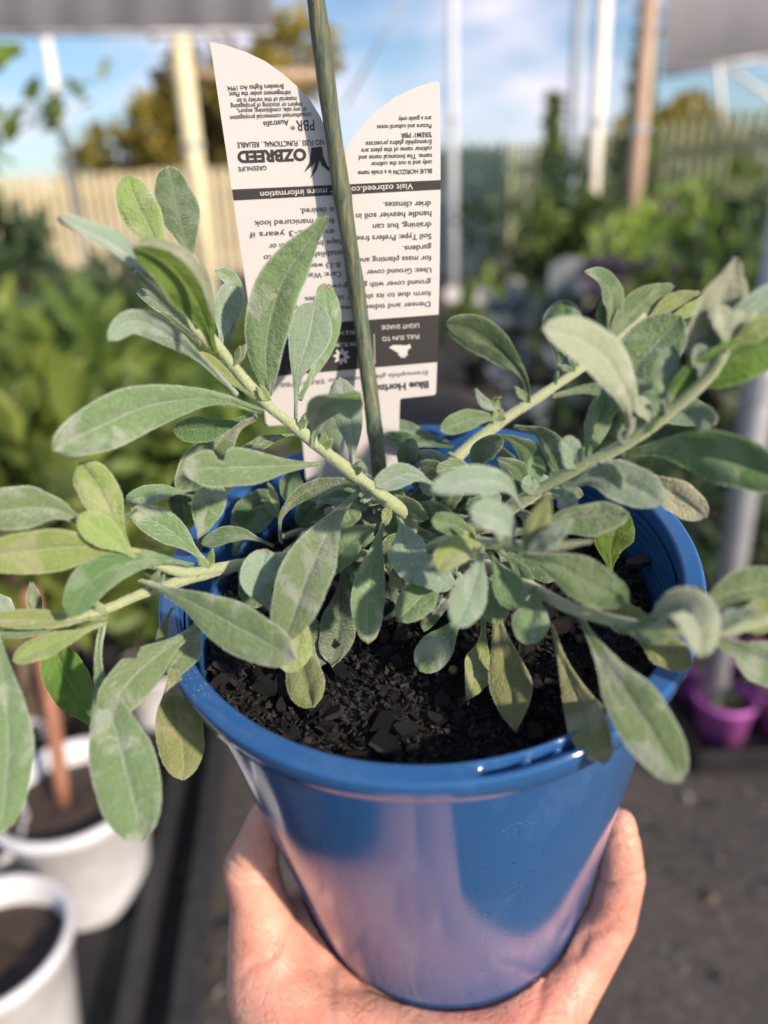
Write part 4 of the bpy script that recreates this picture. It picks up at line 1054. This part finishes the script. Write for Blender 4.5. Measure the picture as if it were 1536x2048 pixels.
leaf([(212, 1245, .180), (120, 1282, .176), (25, 1322, .172)], 48, 'y', 30, under='b')
leaf([(180, 1240, .182), (110, 1250, .18), (0, 1270, .178)], 30, 'g', 30)
leaf([(78, 1240, .186), (66, 1200, .186), (62, 1162, .186)], 28, 'g', 35, kind='el')
leaf([(40, 1250, .19), (15, 1220, .19), (-10, 1190, .19)], 30, 'b', 35)
leaf([(210, 1230, .186), (196, 1330, .178), (232, 1470, .168), (286, 1685, .158)], 156, 'g', 6, kind='lo', cup=.22, rib=.09, under='n')
leaf([(398, 1255, .186), (345, 1290, .180), (270, 1350, .175), (206, 1432, .171)], 104, 'g', -15, notch=(1, .55, .45, .04), kind='ob')
leaf([(400, 1235, .192), (375, 1290, .189), (330, 1348, .186)], 80, 'g', 15, kind='ru')
leaf([(345, 1310, .198), (352, 1400, .195), (362, 1480, .192), (368, 1560, .190)], 112, 'o', 8, kind='ru', cup=.2, under='o')
leaf([(105, 1275, .200), (130, 1350, .198), (195, 1455, .196)], 96, 'u', 15, kind='el', under='n')
leaf([(-15, 1230, .172), (5, 1350, .165), (15, 1500, .158), (0, 1668, .152)], 118, 'g', 12, kind='ob', under='o')
leaf([(345, 1215, .192), (330, 1250, .192), (322, 1300, .192)], 24, 'n', 20)
leaf([(260, 1125, .19), (320, 1150, .189), (400, 1150, .188)], 30, 'd', 20)
# dead black grit on a leaf
gx = P(1207, 1436, .1705)
vs, fs = chipshape(9); o = rooted('grit', [gx + Vector(q) * .0011 for q in vs], fs, chipm[0], gx, smooth=False); tag(o, 'black speck of grit stuck on the hanging olive leaf', 'grit')

# ================================================================ HAND
def skin_mat():
    t = NT('skin', .42, .45)
    c = t.mix(t.ramp(t.noise(42, 4, .65, None, .4), [(.36, 0.), (.64, 1.)]), (.62, .36, .28), (.60, .24, .18))
    c = t.mix(t.ramp(t.noise(700, 3, .7), [(.5, 0.), (.8, .25)]), c, (.66, .42, .34)); t.col(c)
    t.b.inputs['Subsurface Weight'].default_value = .35; t.b.inputs['Subsurface Radius'].default_value = (.008, .003, .0015); t.b.inputs['Subsurface Scale'].default_value = 1
    vo = t.n('TexVoronoi'); vo.inputs['Scale'].default_value = 900; t.l(t.coord(), vo.inputs['Vector'])
    rid = t.ramp(t.math('ABSOLUTE', t.math('SUBTRACT', t.noise(85, 3, .5, None, 1.2), .5)), [(.0, 0.), (.03, 1.)])
    c2 = t.mix(t.ramp(rid, [(0., .22), (1., 0.)]), c, (.42, .13, .10)); t.col(c2)
    h = t.math('ADD', t.math('MULTIPLY', vo.outputs['Distance'], .4), t.math('ADD', t.noise(250, 5, .7), t.math('MULTIPLY', rid, .55)))
    t.bump(h, .5, .0007); return t.m
SK = skin_mat()
CREASES = [(505, 1745, .258, 15, .0011, .0011, .018), (500, 1762, .258, 10, .0009, .0008, .016), (560, 1890, .262, -35, .0013, .0010, .03), (640, 1960, .258, 60, .0016, .0010, .035),
           (1235, 1765, .266, -20, .0011, .0013, .018), (1240, 1780, .266, -12, .0009, .0008, .016), (1170, 1900, .266, -40, .0013, .0013, .022), (1245, 1690, .262, -10, .0010, .0010, .014), (1085, 1985, .262, -45, .0013, .0010, .025)]
def ballmesh(bm, c, r):
    g = bmesh.ops.create_icosphere(bm, subdivisions=3, radius=r)
    bmesh.ops.translate(bm, verts=g['verts'], vec=c)
def chainballs(bm, pts, step=.003):
    for i in range(len(pts) - 1):
        (a, ra), (b, rb) = pts[i], pts[i + 1]; n = max(1, int((b - a).length / step))
        for k in range(n + 1): u = k / n; ballmesh(bm, a.lerp(b, u), ra + (rb - ra) * u)
def hand():
    org = PL(0, -90, -PH - .02)
    bm = bmesh.new()
    q = lambda x, y, d, r: (P(x, y, d) - org, r)
    hp = lambda r, a, z, rad: (PL(r, a, z) - org, rad)
    # palm: a slab of balls right under the base of the pot
    zp = -PH - .0135
    for (x, y, rad) in [(-.034, -.034, .013), (-.018, -.040, .013), (0, -.042, .013), (.018, -.040, .0125), (.032, -.032, .0115),
                        (-.036, -.014, .0125), (-.016, -.018, .012), (.004, -.018, .012), (.022, -.016, .012), (.036, -.010, .0115),
                        (-.028, .006, .012), (-.008, .004, .012), (.012, .004, .012), (.030, .006, .012)]:
        ballmesh(bm, RIMC + EX * x + EY * y + AX * (zp - (rad - .013)) - org, rad)
    def pf(x, y, z): return RIMC + EX * x + EY * y + AX * z - org
    grid = [(-.034, -.034), (-.018, -.040), (0, -.042), (.018, -.040), (.032, -.032)]
    for i in range(4):
        chainballs(bm, [(pf(*grid[i], zp), .013), (pf(*grid[i + 1], zp), .013)])
    rows = [[(-.036, -.034), (-.012, -.038), (.012, -.038), (.034, -.030)], [(-.038, -.014), (-.012, -.018), (.012, -.018), (.038, -.010)], [(-.030, .006), (-.008, .005), (.012, .005), (.032, .008)]]
    for rw in rows:
        for i in range(3): chainballs(bm, [(pf(*rw[i], zp), .0128), (pf(*rw[i + 1], zp), .0128)])
    for c_ in range(4):
        for i in range(2): chainballs(bm, [(pf(*rows[i][c_], zp), .0128), (pf(*rows[i + 1][c_], zp), .0128)])
    # heel of the hand to wrist and forearm, coming from below the picture
    heelL = q(600, 2080, .262, .020); heelR = q(1010, 2110, .262, .018); heelM = q(800, 2120, .262, .019)
    wr1 = q(690, 2330, .250, .022); wr2 = q(880, 2340, .250, .021)
    for a_, b_ in [((pf(-.034, -.036, zp), .014), heelL), ((pf(0, -.042, zp), .013), heelM), ((pf(.034, -.032, zp), .013), heelR), (heelL, wr1), (heelM, wr1), (heelM, wr2), (heelR, wr2), (heelL, heelM), (heelM, heelR), (wr1, wr2), (heelR, heelM)]:
        chainballs(bm, [a_, b_], .004)
    el1 = q(640, 3100, .215, .030); el2 = q(860, 3100, .215, .030)
    chainballs(bm, [wr1, el1], .006); chainballs(bm, [wr2, el2], .006)
    # thenar mound and thumb up the left side of the pot
    chainballs(bm, [heelL, q(545, 1975, .270, .0165), q(532, 1880, .274, .0138), q(518, 1800, .272, .0104), q(502, 1738, .268, .0100), q(516, 1688, .266, .0078), q(530, 1635, .264, .0060)])
    chainballs(bm, [q(545, 1975, .270, .0165), (pf(-.036, -.020, zp), .014)])
    chainballs(bm, [q(532, 1880, .276, .0140), (pf(-.038, -.010, zp), .013)])
    # four fingers: little finger visible on the right, the others up the far side
    base = [(.040, -.004), (.030, .010), (.012, .014), (-.008, .012)]
    chainballs(bm, [heelR, q(1100, 2010, .272, .0135), q(1165, 1925, .276, .0108), q(1222, 1838, .277, .0092), q(1243, 1752, .274, .0086), q(1240, 1690, .270, .0076), q(1240, 1650, .268, .0060)])
    chainballs(bm, [q(1100, 2010, .272, .0135), (pf(.036, -.020, zp), .0125)])
    wallr = lambda z: PBR + (PR - .005 - PBR) * (z + PH) / PH
    for (x, y), angs, rr in zip(base[1:], ((28, 32, 30), (62, 64, 62), (98, 98, 96)), (.0088, .0092, .0088)):
        pts = [(pf(x, y, zp), .0115)]
        pts.append((PL(PBR + .004, angs[0], -PH - .010) - org, rr * 1.1))
        pts.append((PL(wallr(-PH + .018) + rr + .001, angs[1], -PH + .014) - org, rr))
        pts.append((PL(wallr(-PH + .038) + rr, angs[2], -PH + .036) - org, rr * .92))
        pts.append((PL(wallr(-PH + .055) + rr * .75, angs[2], -PH + .054) - org, rr * .72))
        chainballs(bm, pts)
    me = bpy.data.meshes.new('hand'); bm.to_mesh(me); bm.free()
    o = bpy.data.objects.new('hand_raw', me); COL.objects.link(o)
    rm = o.modifiers.new('r', 'REMESH'); rm.mode = 'VOXEL'; rm.voxel_size = .0012; rm.use_smooth_shade = True
    sm = o.modifiers.new('s', 'SMOOTH'); sm.iterations = 9; sm.factor = .6
    dg = bpy.context.evaluated_depsgraph_get(); m2 = bpy.data.meshes.new_from_object(o.evaluated_get(dg))
    bpy.data.objects.remove(o)
    m2.name = 'body'; m2.materials.clear(); m2.materials.append(SK)
    # keep the skin out of the pot: push any point inside the pot cone outwards
    for v in m2.vertices:
        p = v.co + org - RIMC; z = p.dot(AX); rad = p - AX * z; r = rad.length
        if z > -PH + .001 and r < wallr(z) + .0003 and z < 0:
            if z < -PH + .004 and r < PBR - .004: v.co -= AX * (z + PH)
            else: v.co += rad.normalized() * (wallr(z) + .0003 - r)
        elif z > -PH - .0002 and z <= -PH + .001 and r < PBR: v.co -= AX * (z + PH + .0002)
    # skin folds at the joints: narrow dents running across
    for (x, y, d_, ang_, wd, dp, ln) in CREASES:
        c0 = P(x, y, d_) - org; ax_ = CV(math.cos(R(ang_)), math.sin(R(ang_)), 0); nv = CV(-math.sin(R(ang_)), math.cos(R(ang_)), 0)
        for v in m2.vertices:
            e = v.co - c0
            if e.length < ln:
                a_ = e.dot(nv) + .0009 * math.sin(e.dot(ax_) * 420)
                g_ = math.exp(-(a_ / wd) ** 2) * math.exp(-(e.length / (ln * .6)) ** 2)
                if g_ > .02: v.co -= v.normal * dp * g_
    for p in m2.polygons: p.use_smooth = True
    rt = empty('person', org, 'open left hand cupping the blue pot from below, palm up', 'hand')
    body = bpy.data.objects.new('body', m2); COL.objects.link(body); body.parent = rt
    # thumb nail on the far side of the thumb tip
    return rt
hand()
